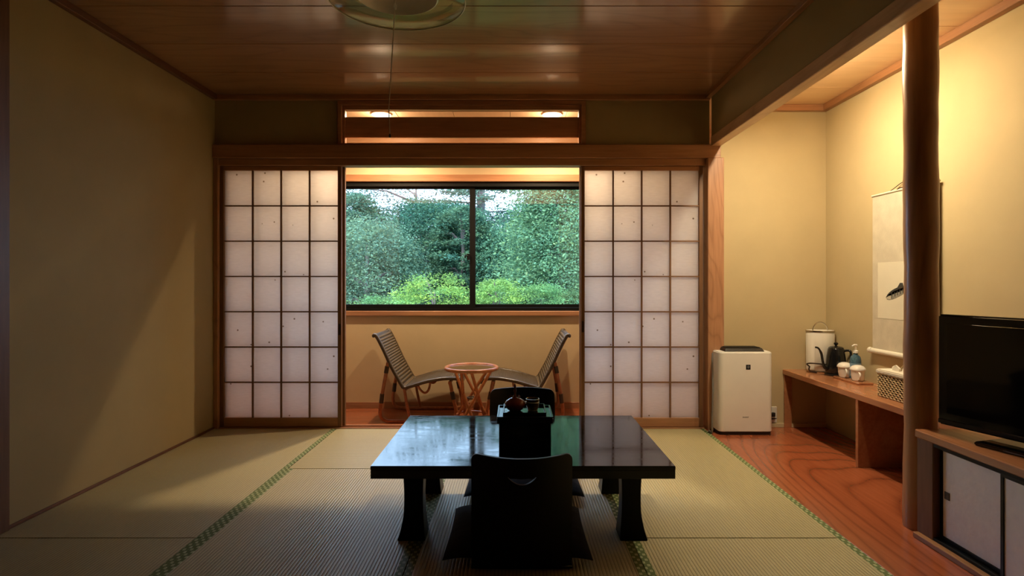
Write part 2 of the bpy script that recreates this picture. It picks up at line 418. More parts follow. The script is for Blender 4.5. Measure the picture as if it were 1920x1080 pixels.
# threshold under the sliding doors
th = G().box(XL, 1.369, YB+.001, YB+.022, -.1, .004).box(XL, 1.369, YB+.022, YB+.05, -.1, -.004).box(XL, 1.369, YB+.05, YB+.058, -.1, .004).box(XL, 1.369, YB+.058, YB+.086, -.1, -.004).box(XL, 1.369, YB+.086, YB+.105, -.1, .004)
struct('trim_1', th, 'trimx', 'grooved wooden threshold under the paper doors', 'threshold')

# ------------------------------------------------------------------ walls
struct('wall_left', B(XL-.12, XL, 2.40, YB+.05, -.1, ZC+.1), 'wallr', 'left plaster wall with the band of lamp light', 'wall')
struct('wall_right_near', B(XR, XR+.12, YN, .6, -.1, ZA+.15), 'wall', 'plaster wall right of the viewer', 'wall')
struct('wall_right', B(XR, XR+.12, .6, YA+.1, -.1, ZA+.15), 'wall', 'sand plaster side wall behind the scroll and television', 'wall')
struct('wall_left_near', B(XL-.12, XL-.01, YN, 2.40, -.1, ZC+.1), 'darkwall', 'unseen near left wall, made dark to cut bounce light', 'wall')  # this and wall_front are out of view, darkened to lower the room's ambient light
struct('wall_front', B(XL-.12, XR+.12, YN-.12, YN, -.1, ZC+.2), 'darkwall', 'unseen wall behind the viewer, made dark to cut bounce light', 'wall')
struct('wall_alcove', B(1.484, XR, YA, YA+.08, -.1, ZA+.15), 'wall', 'sand plaster back wall of the alcove', 'wall')
# wall above the doors with the transom opening
TX0, TX1, TZ0, TZ1 = -1.274, .505, 2.036, 2.355
g = G().box(XL, TX0, YB+.02, YB+.07, 2.034, ZC+.05).box(TX1, 1.40, YB+.02, YB+.07, 2.034, ZC+.05).box(TX0, TX1, YB+.02, YB+.07, TZ1, ZC+.05)
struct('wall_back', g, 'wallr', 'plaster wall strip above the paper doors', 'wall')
# nageshi rail, kamoi lintel, ceiling trims, posts
struct('trim_2', B(XL, 1.468, YB-.02, YB+.09, 1.938, 2.034), 'trimx', 'long horizontal wooden rail above the paper doors', 'trim', bevel=.003)
struct('trim_3', B(XL+.035, 1.369, YB, YB+.095, 1.889, 1.937), 'trimx', 'grooved wooden lintel above the paper doors', 'trim', bevel=.002)
struct('trim_4', B(XL, 1.396, YB-.015, YB+.02, ZC-.036, ZC), 'trimx', 'dark ceiling moulding above the transom', 'trim', bevel=.002)
struct('trim_5', B(XL, XL+.035, YN, YB-.015, ZC-.036, ZC), 'dtrimy', 'ceiling moulding along the left wall', 'trim', bevel=.002)
struct('trim_6', B(1.36, 1.3955, YN, YB-.015, ZC-.03, ZC), 'trimy', 'ceiling moulding along the drop beam', 'trim', bevel=.002)
struct('trim_7', B(XL, XL+.034, YB-.005, YB+.1, 0, 1.937), 'trimz', 'slim wooden corner post left of the paper doors', 'post', bevel=.003)
struct('trim_8', B(1.369, 1.484, YB-.04, YB+.09, 0, 1.937), 'trimz', 'wooden post between the paper doors and the alcove', 'post', bevel=.004)
struct('trim_9', B(XL-.02, XL+.02, 2.33, 2.445, 0, ZC), 'dtrimz', 'wooden post on the left wall at the frame edge', 'post', bevel=.003)
struct('baseboard_left', B(XL, XL+.012, 2.445, YB-.006, 0, .014), 'dtrimy', 'thin wooden strip along the foot of the left wall', 'baseboard', bevel=.002)
struct('baseboard_alcove', B(1.485, XR-.001, YA-.012, YA, 0, .03), 'wallv', 'pale skirting at the foot of the alcove wall', 'baseboard', bevel=.002)
# drop beam between room and alcove
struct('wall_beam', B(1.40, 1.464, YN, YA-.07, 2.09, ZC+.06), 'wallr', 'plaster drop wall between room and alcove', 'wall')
struct('trim_10', B(1.396, 1.468, YN, YB-.021, 2.022, 2.09), 'pale_y', 'wooden beam along the foot of the plaster drop wall', 'beam', bevel=.003)
g = B(1.464, XR, YA-.04, YA, ZA-.045, ZA)
struct('trim_11', g, 'trimx', 'wooden ceiling moulding on the alcove back wall', 'trim', bevel=.002)
struct('trim_12', B(XR-.04, XR, YN, YA-.04, ZA-.045, ZA), 'trimy', 'wooden ceiling moulding on the alcove side wall', 'trim', bevel=.002)
# ceilings
c = struct('ceiling', B(XL-.1, 1.46, YN, YB+.08, ZC+.014, ZC+.1), 'under', 'backing above the room ceiling boards', 'ceiling')
yy = YB
while yy > YN:
    B(XL, 1.396, max(yy-.445, YN)+.003, yy-.0005, ZC, ZC+.014).build('ceiling_board', 'ceil', c, bevel=.0025); yy -= .445
c = struct('ceiling', B(1.468, XR+.1, YN, YA+.05, ZA+.014, ZA+.1), 'under', 'backing above the alcove ceiling boards', 'ceiling')
yy = YA+.05
while yy > YN:
    B(1.468, XR, max(yy-.451, YN)+.003, yy, ZA, ZA+.014).build('ceiling_board', 'ceila', c, bevel=.002); yy -= .451
# ------------------------------------------------------------------ veranda shell
c = struct('ceiling', B(-2.6, 1.75, YB+.07, YW+.1, ZV+.014, ZV+.12), 'under', 'backing above the veranda ceiling boards', 'ceiling')
xx = -.04-.455*6+.455*.0
while xx < 1.75:
    B(max(xx, -2.6), min(xx+.452, 1.75), YB+.07, YW, ZV, ZV+.014).build('ceiling_board', 'ceilv', c, bevel=.002); xx += .455
WX0, WX1, WZ0, WZ1 = -1.634, .866, .793, 1.937
g = G().box(-2.7, WX0, YW, YW+.14, VF-.1, ZV+.1).box(WX1, 1.85, YW, YW+.14, VF-.1, ZV+.1).box(WX0, WX1, YW, YW+.14, VF-.1, WZ0-.04).box(WX0, WX1, YW, YW+.14, WZ1+.03, ZV+.1)
struct('wall_window', g, 'wallv', 'plaster wall around the veranda window', 'wall')
struct('wall_veranda_left', B(-2.7, -2.6, YB+.05, YW, VF-.1, ZV+.1), 'wallv', 'left end wall of the veranda', 'wall')
struct('wall_veranda_right', B(1.75, 1.85, YB+.12, YW, VF-.1, ZV+.1), 'wallv', 'right end wall of the veranda', 'wall')
g = G().box(-2.65, XL-.0, YB+.03, YB+.09, VF-.1, ZV+.1).box(1.484, 1.85, YA+.08, YA+.14, VF-.1, ZV+.1)
struct('wall_veranda_inner', g, 'wallv', 'plaster wall ends beside the paper doors, veranda side', 'wall')
struct('trim_13', B(-2.6, 1.75, YW-.03, YW, ZV-.11, ZV), 'palex', 'wooden ceiling moulding above the window', 'trim', bevel=.003)
struct('trim_14', B(WX0-.06, WX1+.06, YW-.02, YW+.06, WZ1+.01, WZ1+.072), 'trimx', 'wooden head casing over the window', 'trim', bevel=.003)
struct('trim_15', B(WX0-.05, WX1+.05, YW-.026, YW+.04, WZ0-.042, WZ0), 'trimx', 'reddish wooden window sill', 'window sill', bevel=.003)
struct('baseboard_window', B(-2.6, 1.75, YW-.014, YW, VF, VF+.055), 'trimx', 'reddish skirting under the window', 'baseboard', bevel=.002)
struct('trim_16', G().box(WX0-.06, WX0, YW-.03, YW+.06, WZ0, WZ1+.01).box(WX1, WX1+.06, YW-.03, YW+.06, WZ0, WZ1+.01), 'trimz', 'wooden side casings of the window', 'trim', bevel=.003)
# window
win = thing('window_1', 'two pane sliding window in black aluminium frame with garden view', 'window', ((WX0+WX1)/2, YW+.05, WZ0)); win['kind'] = 'structure'
G().box(WX0, WX1, YW+.0, YW+.09, WZ1-.03, WZ1+.01).box(WX0, WX1, YW, YW+.09, WZ0, WZ0+.028).box(WX0, WX0+.03, YW, YW+.09, WZ0+.028, WZ1-.03).box(WX1-.03, WX1, YW, YW+.09, WZ0+.028, WZ1-.03).build('window_frame', 'black', win, bevel=.002)
MX = -.384
for i, (a, b, y) in enumerate(((WX0+.03, MX+.026, YW+.02), (MX-.026, WX1-.03, YW+.05))):
    z0, z1 = WZ0+.028, WZ1-.03; s = .045; t = .024
    sash = G().box(a, b, y, y+t, z1-.02, z1).box(a, b, y, y+t, z0, z0+.03).box(a, a+s+.006, y, y+t, z0+.03, z1-.02).box(b-s-.006, b, y, y+t, z0+.03, z1-.02).build('sash', 'black', win, bevel=.002)
    G().quad((a+s, y+.012, z0+.02), (b-s, y+.012, z0+.02), (b-s, y+.012, z1-.01), (a+s, y+.012, z1-.01)).build('glass_pane', 'glass', sash)
lk = P(878, 480, YW+.015)
G().box(lk.x-.012, lk.x+.012, YW-.0, YW+.02, lk.z-.035, lk.z+.02).tube([(lk.x-.004, YW+.004, lk.z), (lk.x-.024, YW-.004, lk.z+.004), (lk.x-.028, YW-.004, lk.z-.02)], .007).build('crescent_lock', 'black', win, bevel=.002)
# transom
tr = thing('window_2', 'long low transom opening with one wide horizontal board above the doors', 'transom', ((TX0+TX1)/2, YB+.04, TZ0)); tr['kind'] = 'structure'
G().box(TX0, TX1, YB+.0, YB+.085, TZ1-.03, TZ1).box(TX0, TX1, YB, YB+.085, TZ0, TZ0+.012).box(TX0, TX0+.03, YB, YB+.085, TZ0+.012, TZ1-.03).box(TX1-.03, TX1, YB, YB+.085, TZ0+.012, TZ1-.03).build('outer_frame', 'trimx', tr, bevel=.003)
G().box(TX0+.03, TX1-.03, YB+.02, YB+.065, 2.294, TZ1-.03).box(TX0+.03, TX0+.047, YB+.02, YB+.065, TZ0+.012, 2.294).box(TX1-.047, TX1-.03, YB+.02, YB+.065, TZ0+.012, 2.294).build('inner_frame', 'trimx', tr, bevel=.002)
B(TX0+.047, TX1-.047, YB+.03, YB+.048, 2.095, 2.244).build('board', 'trimx', tr, bevel=.002)

# ------------------------------------------------------------------ shoji doors
def shoji(name, x0, x1, y0, label, flip=False):
    z0, z1 = .006, 1.887; sl = .027; tr_, br = .03, .066; W = x1-x0
    d = thing(name, label, 'sliding door', ((x0+x1)/2, y0+.014, z0)); d['kind'] = 'structure'
    B(x0, x0+sl, y0, y0+.028, z0, z1).build('stile', 'shoji', d, bevel=.0015); B(x1-sl, x1, y0, y0+.028, z0, z1).build('stile', 'shoji', d, bevel=.0015)
    B(x0+sl, x1-sl, y0+.002, y0+.026, z1-tr_, z1).build('rail', 'trimx', d, bevel=.0015); B(x0+sl, x1-sl, y0+.002, y0+.026, z0, z0+br).build('rail', 'trimx', d, bevel=.0015)
    a, b = x0+sl, x1-sl; c0, c1 = z0+br, z1-tr_; px, pz = (b-a)/4, (c1-c0)/7
    for i in range(1, 4): B(a+px*i-.005, a+px*i+.005, y0+.004, y0+.019, c0, c1).build('lattice_bar', 'shoji', d)
    for j in range(1, 7): B(a, b, y0+.006, y0+.019, c0+pz*j-.0045, c0+pz*j+.0045).build('lattice_bar', 'shoji', d)
    for i in range(4):
        for j in range(7):
            xx, zz = a+px*i, c0+pz*j; sag = []
            g = G(); n = 4
            for q in range(n+1):
                for p in range(n+1):
                    u, v = p/n, q/n; g.v.append((xx+px*u, y0+.0195+.0012*math.sin(PI*u)*math.sin(PI*v)*(1 if (i+j) % 2 else -.3), zz+pz*v))
            for q in range(n):
                for p in range(n): k = q*(n+1)+p; g.f.append((k, k+1, k+n+2, k+n+1))
            g.build('paper_pane', 'paper', d, smooth=True)
    return d
shoji('door_1', -2.129, -1.253, YB+.0225, 'front paper sliding door on the left side of the opening')
shoji('door_2', -2.115, -1.238, YB+.0585, 'second paper sliding door stacked behind the left one')
shoji('door_3', .474, 1.354, YB+.0225, 'front paper sliding door on the right side of the opening')
shoji('door_4', .468, 1.348, YB+.0585, 'second paper sliding door stacked behind the right one')
for dn, x in (('door_1', -1.2665), ('door_3', .4875)):
    zc = .71 if dn == 'door_1' else .73
    B(x-.009, x+.009, YB+.0215, YB+.0232, zc-.04, zc+.04).build('finger_pull', 'bind', bpy.data.objects[dn], bevel=.0005)

# ------------------------------------------------------------------ lamps of the veranda and the alcove
def downlight(px, label):
    x = (px-966)*4.61/F
    d = thing('downlight', label, 'ceiling light', (x, 4.61, ZV-.012), 'downlights in the veranda ceiling')
    G().lathe([(.052, .0), (.078, .0), (.078, .006), (.074, .012), (.052, .012), (.052, 0)], (x, 4.61, ZV-.012), 36).build('trim_ring', 'shadew', d, smooth=True)
    G().lathe([(.0, 0), (.03, -.001), (.052, .003), (.052, .010), (0, .010)], (x, 4.61, ZV-.012), 32).build('lens', 'lens', d, smooth=True)
    l = bpy.data.objects.new('bulb', bpy.data.lights.new('bulb', 'SPOT')); col.objects.link(l); l.parent = d; l.location = (0, 0, -.012)
    l.data.spot_size = math.radians(160); l.data.spot_blend = .8; l.data.energy = DOWN_W; l.data.shadow_soft_size = .022; l.data.color = WARM
    l = bpy.data.objects.new('glow', bpy.data.lights.new('glow', 'POINT')); col.objects.link(l); l.parent = d; l.location = (0, 0, -.06)
    l.data.energy = GLOW_W; l.data.shadow_soft_size = .03; l.data.color = WARM
downlight(715, 'round ceiling downlight seen through the transom behind the pull string')
downlight(1035, 'round ceiling downlight seen through the right end of the transom')
tl = thing('tube_lamp', 'slim tube lamp fixed behind the drop beam in the alcove ceiling', 'lamp', (1.58, 3.2, ZA-.07))
B(1.555, 1.605, 2.85, 3.55, ZA-.02, ZA).build('lamp_housing', 'white', tl, bevel=.004)
for a, b in ((2.86, 2.885), (3.515, 3.54)): B(1.56, 1.60, a, b, ZA-.09, ZA-.02).build('socket', 'white', tl, bevel=.003)
G().tube([(1.58, 2.885, ZA-.068), (1.58, 3.2, ZA-.068), (1.58, 3.515, ZA-.068)], .014, 16).build('tube', 'tube', tl, smooth=True)

dl_ = bpy.data.objects.new('diffuser_light', bpy.data.lights.new('diffuser_light', 'AREA')); col.objects.link(dl_); dl_.parent = tl
dl_.location = (0, 0, -.022); dl_.data.shape = 'RECTANGLE'; dl_.data.size = .05; dl_.data.size_y = .64; dl_.data.energy = DIFF_W; dl_.data.color = TUBEC
# ------------------------------------------------------------------ pillar
g = G(); cxp, cyp = 1.744, 2.475
pts = []
for i in range(28):
    z = ZA*i/27; pts.append((cxp+.004*math.sin(z*2.1)+.006*(z/ZA-.5), cyp+.003*math.sin(z*1.3), z))
g.tube(pts, [.064+.0018*math.sin(i*.9)+.0012*math.sin(i*2.3) for i in range(28)], 28)
struct('pillar', g, 'pillar', 'dark polished round log pillar of the alcove', 'pillar', smooth=True)

# ------------------------------------------------------------------ alcove shelf
ZS = .42
sh = thing('alcove_shelf', 'long reddish wooden shelf along the alcove side wall', 'shelf', (2.09, 3.3, 0))
B(1.938, XR-.001, 2.41, YA-.001, ZS-.036, ZS).build('shelf_board', 'shelf', sh, bevel=.003)
B(1.942, 1.995, YA-.022, YA-.013, 0, ZS-.036).build('end_board', 'shelf', sh, bevel=.001)
B(1.942, XR-.002, 3.264, 3.288, 0, ZS-.036).build('divider', 'shelf', sh, bevel=.002)
B(1.942, XR-.002, 2.412, 2.436, 0, ZS-.036).build('divider', 'shelf', sh, bevel=.002)

# ------------------------------------------------------------------ TV cabinet
XC = 1.667; cb = thing('television_cabinet', 'low built in cabinet with wooden top and white sliding doors under the television', 'cabinet', (1.95, 1.6, 0))
B(XC-.008, XR-.001, .75, 2.394, .411, .443).build('counter_top', 'shelf', cb, bevel=.004)
B(XC-.022, XR-.002, .77, 2.385, 0, .022).build('base_board', 'trimy', cb, bevel=.003)
B(XC, XR-.002, 2.30, 2.39, .022, .411).build('side_panel', 'dtrimz', cb, bevel=.002)
B(XC+.06, XR-.002, .78, 2.30, .022, .04).build('bottom_panel', 'trimy', cb)
B(XR-.02, XR-.002, .78, 2.30, .04, .411).build('back_panel', 'trimy', cb)
B(XC+.002, XC+.06, .78, 2.30, .395, .411).build('upper_track', 'black', cb, bevel=.001)
B(XC+.002, XC+.06, .78, 2.30, .022, .034).build('lower_track', 'black', cb, bevel=.001)
def fus(y0, y1, x, pull):
    z0, z1 = .034, .395
    d = B(x+.004, x+.016, y0+.012, y1-.012, z0+.013, z1-.010).build('sliding_door', 'fusuma', cb)
    G().box(x, x+.02, y0, y0+.013, z0, z1).box(x, x+.02, y1-.013, y1, z0, z1).box(x, x+.02, y0+.013, y1-.013, z0, z0+.014).box(x, x+.02, y0+.013, y1-.013, z1-.011, z1).build('door_frame', 'lac2', d, bevel=.001)
    G().box(x+.001, x+.0045, pull-.013, pull+.013, .198, .228).build('finger_pull', 'bind', d, bevel=.001)
fus(1.955, 2.297, XC+.026, 2.262); fus(1.60, 1.985, XC+.004, 1.65); fus(1.25, 1.62, XC+.026, 1.56)

# ------------------------------------------------------------------ television (local frame, then turned)
th_ = math.atan2(.31, 1)
TVC = Vector((1.873, 2.005, .4435))
tv = thing('television', 'black flat screen television on the wooden cabinet top', 'television', TVC)
def tvb(name, u0, u1, n0, n1, z0, z1, mat, parent, **k):
    return B(TVC.x+n0, TVC.x+n1, TVC.y+u0, TVC.y+u1, TVC.z+z0, TVC.z+z1).build(name, mat, parent, **k)
# local: +x away from viewer (screen faces -x), y along the width
body = tvb('screen_housing', -.39, .39, -.02, .035, .028, .478, 'bezel', tv, bevel=.008, seg=3)
tvb('screen', -.352, .352, -.0225, -.0195, .078, .442, 'gloss', tv, bevel=.0008)
tvb('speaker_bar', -.385, .385, -.026, -.018, .034, .052, 'blackp', tv, bevel=.003)
tvb('stand_neck', -.07, .07, -.015, .04, .008, .06, 'blackp', tv, bevel=.003)
tvb('stand_base', -.19, .19, -.107, .13, .0, .014, 'gloss', tv, bevel=.004, seg=2)
tvb('status_strip', -.03, .09, -.1078, -.1068, .004, .009, 'tray', tv)
tvb('tag', -.135, -.12, -.06, -.02, .014, .017, 'goldt', tv)
text('logo', 'SHARP', .016, 'grey', tv, (TVC.x-.0265, TVC.y-.03, TVC.z+.062), (PI/2, 0, -PI/2))
tv.rotation_euler = (0, 0, th_)

# ------------------------------------------------------------------ air purifier
AX0, AX1, AY0, AY1 = 1.400, 1.773, 3.957, 4.11
ap = thing('air_purifier', 'tall white air purifier standing on the boards by the wooden post', 'air purifier', ((AX0+AX1)/2, (AY0+AY1)/2, 0))
def rrect(x0, x1, y0, y1, r, n=6):
    o = []
    for cx_, cy_, a0 in ((x1-r, y1-r, 0), (x0+r, y1-r, 90), (x0+r, y0+r, 180), (x1-r, y0+r, 270)):
        for i in range(n+1):
            a = math.radians(a0+90*i/n); o.append((cx_+r*math.cos(a), cy_+r*math.sin(a)))
    return o
def rprism(x0, x1, y0, y1, r, z0, z1): return G().prism(rrect(x0, x1, y0, y1, r), lambda a, b: (a, b, z0), lambda a, b: (a, b, z1))
rprism(AX0+.004, AX1-.004, AY0+.004, AY1-.004, .03, 0, .022).build('base', 'blackp', ap, smooth=True)
rprism(AX0, AX1, AY0, AY1, .034, .020, .570).build('body', 'white', ap, bevel=.006, smooth=True, seg=3)
g = G().box(AX0+.05, AX1-.045, AY0+.03, AY1-.02, .570, .592); g.v[4:8] = [(x+(.01 if i in (0, 2) else -.01), y+(.02 if i < 2 else 0), z) for i, (x, y, z) in enumerate(g.v[4:8])]
ven = g.build('air_outlet', 'blackp', ap, bevel=.003)
for i in range(6):
    B(AX0+.07, AX1-.065, AY0+.06+i*.018, AY0+.066+i*.018, .592, .597).build('louvre', 'blackp', ven)
lx, lz = (1403-966)*AY0/F, HC-(688.5-528)*AY0/F
lg = B(lx-.0155, lx+.0155, AY0-.001, AY0+.001, lz-.017, lz+.017).build('badge', 'blackp', ap, bevel=.0005)
G().tube([(lx+.007*math.cos(a), AY0-.0015, lz+.002+.007*math.sin(a)) for a in [i*PI/8 for i in range(16)]], .0009, 6, closed=True).tube([(lx, AY0-.0015, lz-.008), (lx, AY0-.0015, lz+.006)], .0012, 6).build('emblem', 'grey', lg)
text('logo', 'SHARP', .014, 'greyd', ap, ((1398-966)*AY0/F, AY0-.0003, HC-(782.5-528)*AY0/F), (PI/2, 0, 0))
# cords
g = G().tube(smoothpts([(1.352+.012, 4.00, .56), (1.359, 3.99, .50), (1.372, 4.02, .40), (1.366, 4.0, .28), (1.361, 4.0, .12), (1.360, 4.0, .02), (1.360, 4.03, .0075), (1.360, 4.06, .0075)]), .007, 8)
g.v = [(x, y-.02, z) for x, y, z in g.v]
tag(g.build('power_cord', 'cord', smooth=True), 'grey cord hanging between the wooden post and the air purifier', 'cord')
ou = thing('wall_outlet', 'small white outlet low on the wall right of the air purifier', 'outlet', (1.86, YA-.008, .06))
B(1.825, 1.895, YA-.008, YA, .035, .15).build('cover_plate', 'offw', ou, bevel=.002)
B(1.845, 1.875, YA-.03, YA-.008, .08, .11).build('plug', 'blackp', ou, bevel=.003)
tag(G().tube(smoothpts([(1.86, YA-.03, .095), (1.85, YA-.05, .105), (1.80, YA-.06, .115), (1.76, YA-.07, .11), (1.80, YA-.08, .085), (1.86, YA-.075, .08), (1.80, YA-.06, .07), (1.772, YA-.03, .07)]), .003, 6).build('cord', 'blackp', smooth=True), 'thin dark cord curling from the wall outlet to the purifier', 'cord')

# ------------------------------------------------------------------ things on the shelf
LX, LY = 2.147, 4.055
la = thing('table_lantern', 'white cylindrical container with an arched metal handle in the alcove corner', 'lantern', (LX, LY, ZS))
G().lathe([(0, 0), (.088, 0), (.090, .004), (.090, .012), (.0, .012)], (LX, LY, ZS), 40, 1, .85).build('base', 'chrome', la, smooth=True)
G().lathe([(.085, .012), (.092, .02), (.094, .285), (.090, .292), (0, .292)], (LX, LY, ZS), 48, 1, .85).build('shade', 'lampw', la, smooth=True)
G().lathe([(.094, .282), (.097, .284), (.097, .292), (.092, .294), (.092, .284)], (LX, LY, ZS), 48, 1, .85).build('rim', 'chrome', la, smooth=True)
G().tube([(LX+.052*math.cos(PI*i/16), LY, ZS+.288+.062*math.sin(PI*i/16)) for i in range(17)], .0042, 8).build('handle', 'chrome', la, smooth=True)
G().tube(smoothpts([(LX-.10, LY-.05, ZS+.045), (LX-.108, LY-.03, ZS+.06), (LX-.09, LY-.07, ZS+.07), (LX-.02, LY-.085, ZS+.065), (LX+.05, LY-.085, ZS+.06)]), .005, 8).tube(smoothpts([(LX-.10, LY-.05, ZS+.045), (LX-.104, LY-.05, ZS+.02), (LX-.085, LY-.06, ZS+.01), (LX-.06, LY-.07, ZS+.006)]), .005, 8).build('band', 'bind', la, smooth=True)
KX, KY = 2.172, 3.90
ke = thing('gooseneck_kettle', 'black gooseneck kettle in front of the white container on the shelf', 'kettle', (KX, KY, ZS))
G().lathe([(0, 0), (.068, 0), (.070, .006), (.068, .016), (0, .018)], (KX, KY, ZS), 40).build('power_base', 'blackp', ke, smooth=True)
G().lathe([(0, .018), (.062, .018), (.066, .028), (.064, .07), (.058, .13), (.050, .178), (.046, .184), (0, .186)], (KX, KY, ZS), 48).build('body', 'ironk', ke, smooth=True)
ld = G().lathe([(.046, .184), (.047, .188), (.036, .195), (.012, .199), (0, .199)], (KX, KY, ZS), 36).build('lid', 'ironk', ke, smooth=True)
G().lathe([(0, .198), (.008, .199), (.007, .205), (.014, .211), (.014, .219), (.008, .224), (0, .224)], (KX, KY, ZS), 24).build('knob', 'ironk', ld, smooth=True)
G().tube(smoothpts([(KX-.055, KY-.01, ZS+.045), (KX-.082, KY-.012, ZS+.055), (KX-.098, KY-.014, ZS+.10), (KX-.108, KY-.016, ZS+.15), (KX-.128, KY-.018, ZS+.185), (KX-.150, KY-.02, ZS+.193)]), [.0105]*8+[.008]*10+[.0062]*8, 12).build('spout', 'ironk', ke, smooth=True)
G().tube(smoothpts([(KX+.046, KY-.012, ZS+.165), (KX+.060, KY-.03, ZS+.172), (KX+.072, KY-.045, ZS+.165), (KX+.074, KY-.05, ZS+.12), (KX+.068, KY-.04, ZS+.06), (KX+.062, KY-.02, ZS+.045)]), .008, 10).build('handle', 'blackp', ke, smooth=True)
BX, BY = 2.195, 3.715
pb = thing('pump_bottle', 'clear pump bottle of blue liquid right of the black kettle', 'bottle', (BX, BY, ZS))
G().lathe([(0, 0), (.030, 0), (.034, .005), (.034, .13), (.030, .15), (.014, .165), (.013, .175), (0, .175)], (BX, BY, ZS), 36, 1, .8).build('bottle_body', 'bluel', pb, smooth=True)
G().lathe([(.0346, .03), (.0346, .11)], (BX, BY, ZS), 36, 1, .8).build('bottle_label', 'label', pb, smooth=True)
G().lathe([(0, .175), (.016, .175), (.016, .190), (.006, .194), (.005, .222), (0, .222)], (BX, BY, ZS), 24).build('collar', 'white', pb, smooth=True)
G().tube([(BX+.006, BY, ZS+.224), (BX-.012, BY-.006, ZS+.227), (BX-.03, BY-.012, ZS+.220)], [.0075, .006, .004], 10).build('nozzle', 'white', pb, smooth=True)
# cup tray with two lidded mugs
tz = ZS
ct = thing('cup_tray', 'small narrow wooden tray under the two white mugs', 'tray', (2.152, 3.675, tz))
def rrz(x0, x1, y0, y1, ch): return [(x0+ch, y0), (x1-ch, y0), (x1, y0+ch), (x1, y1-ch), (x1-ch, y1), (x0+ch, y1), (x0, y1-ch), (x0, y0+ch)]
G().prism(rrz(2.098, 2.208, 3.535, 3.815, .014), lambda a, b: (a, b, tz), lambda a, b: (a, b, tz+.012)).build('tray_board', 'shelf', ct, bevel=.002)
def mug(x, y, label):
    m = thing('mug', label, 'mug', (x, y, tz+.012), 'white lidded mugs on the shelf tray')
    G().lathe([(0, 0), (.028, 0), (.033, .004), (.038, .030), (.040, .066), (.037, .066), (.034, .03), (.028, .008), (0, .006)], (x, y, tz+.012), 36).build('mug_body', 'porc', m, smooth=True)
    G().lathe([(.045, .066), (.046, .069), (.043, .078), (.034, .090), (.018, .097), (0, .098)], (x, y, tz+.012), 36).build('lid', 'porc', m, smooth=True)
    G().tube(smoothpts([(x-.014, y-.036, tz+.068), (x-.020, y-.056, tz+.062), (x-.021, y-.060, tz+.044), (x-.016, y-.048, tz+.027), (x-.013, y-.033, tz+.024)]), .0055, 8).build('handle', 'porc', m, smooth=True)
mug(2.148, 3.755, 'white lidded mug on the small tray, the one next to the black kettle')
mug(2.158, 3.628, 'white lidded mug on the small tray, the one nearer the woven basket')
# basket
b0, b1, c0, c1, bh = 2.022, 2.215, 2.80, 3.215, .150
ba = thing('woven_basket', 'pale woven basket with a white cloth lid on the shelf beside the pillar', 'basket', ((b0+b1)/2, (c0+c1)/2, ZS))
B(b0+.006, b1-.006, c0+.006, c1-.006, ZS, ZS+bh-.02).build('lining', 'bind', ba)
def ringpts(off, n=120):
    x0, x1, y0, y1 = b0-off, b1+off, c0-off, c1+off; w, d = x1-x0, y1-y0; per = 2*(w+d); o = []
    for i in range(n):
        t = per*i/n
        if t < w: o.append((x0+t, y0, 0, -1))
        elif t < w+d: o.append((x1, y0+t-w, 1, 0))
        elif t < 2*w+d: o.append((x1-(t-w-d), y1, 0, 1))
        else: o.append((x0, y1-(t-2*w-d), -1, 0))
    return o
g = G(); rp = ringpts(0, 160)
for r in range(11):
    z = ZS+.007+r*.0118
    g.tube([(x+nx*.0035*math.sin(i*PI/2+r*PI), y+ny*.0035*math.sin(i*PI/2+r*PI), z+.003*math.cos(i*PI/2+r*PI)) for i, (x, y, nx, ny) in enumerate(rp)], .0036, 5, closed=True)
tag(g.build('woven_strands', 'basket', ba, smooth=True), None, None, None, 'stuff')
g = G()
for i, (x, y, nx, ny) in enumerate(rp):
    if i % 4 == 1: g.tube([(x, y, ZS+.002), (x, y, ZS+bh-.018)], .0028, 5)
tag(g.build('stakes', 'basket', ba), None, None, None, 'stuff')
B(b0-.008, b1+.008, c0-.008, c1+.008, ZS+bh-.024, ZS+bh).build('cloth_lid', 'linen', ba, bevel=.006, seg=2)
hc = ((b0+b1)/2-.03, 3.02)
G().tube(smoothpts([(hc[0], hc[1]+.10, ZS+bh-.002), (hc[0], hc[1]+.08, ZS+bh+.028), (hc[0], hc[1]+.03, ZS+bh+.046), (hc[0], hc[1]-.03, ZS+bh+.046), (hc[0], hc[1]-.08, ZS+bh+.028), (hc[0], hc[1]-.10, ZS+bh-.002)]), .0045, 8).build('handle', 'basket', ba, smooth=True)
G().prism([(-.03, 0), (.03, 0), (.034, .02), (.0, .034), (-.034, .018)], lambda a, b: (hc[0]-.022, hc[1]+.11+a, ZS+bh+b-.002), lambda a, b: (hc[0]-.012, hc[1]+.11+a, ZS+bh+b-.002)).build('folded_cloth', 'linen', ba, bevel=.003)

# ------------------------------------------------------------------ hanging scroll
sy0, sy1, sx = 3.04, 3.60, XR-.018
sr = thing('hanging_scroll', 'hanging scroll with an ink fish picture on the alcove side wall', 'scroll', (XR-.01, 3.32, .6))
B(sx-.001, sx+.001, sy0, sy1, .635, 1.585).build('mounting_cloth', 'scroll', sr)
B(sx-.0022, sx-.0011, 3.09, 3.547, .832, 1.172).build('picture_paper', 'spaper', sr)
G().tube([(sx, sy0-.006, 1.588), (sx, sy1+.006, 1.588)], .007, 10).build('top_rod', 'goldt', sr, smooth=True)
ro = G().tube([(sx, sy0-.004, .625), (sx, sy1+.004, .625)], .016, 16).build('bottom_roller', 'ivory', sr, smooth=True)
for a, b in ((sy0-.03, sy0-.004), (sy1+.004, sy1+.03)): G().tube([(sx, a, .625), (sx, b, .625)], .019, 16).build('roller_knob', 'ivory', ro, smooth=True)
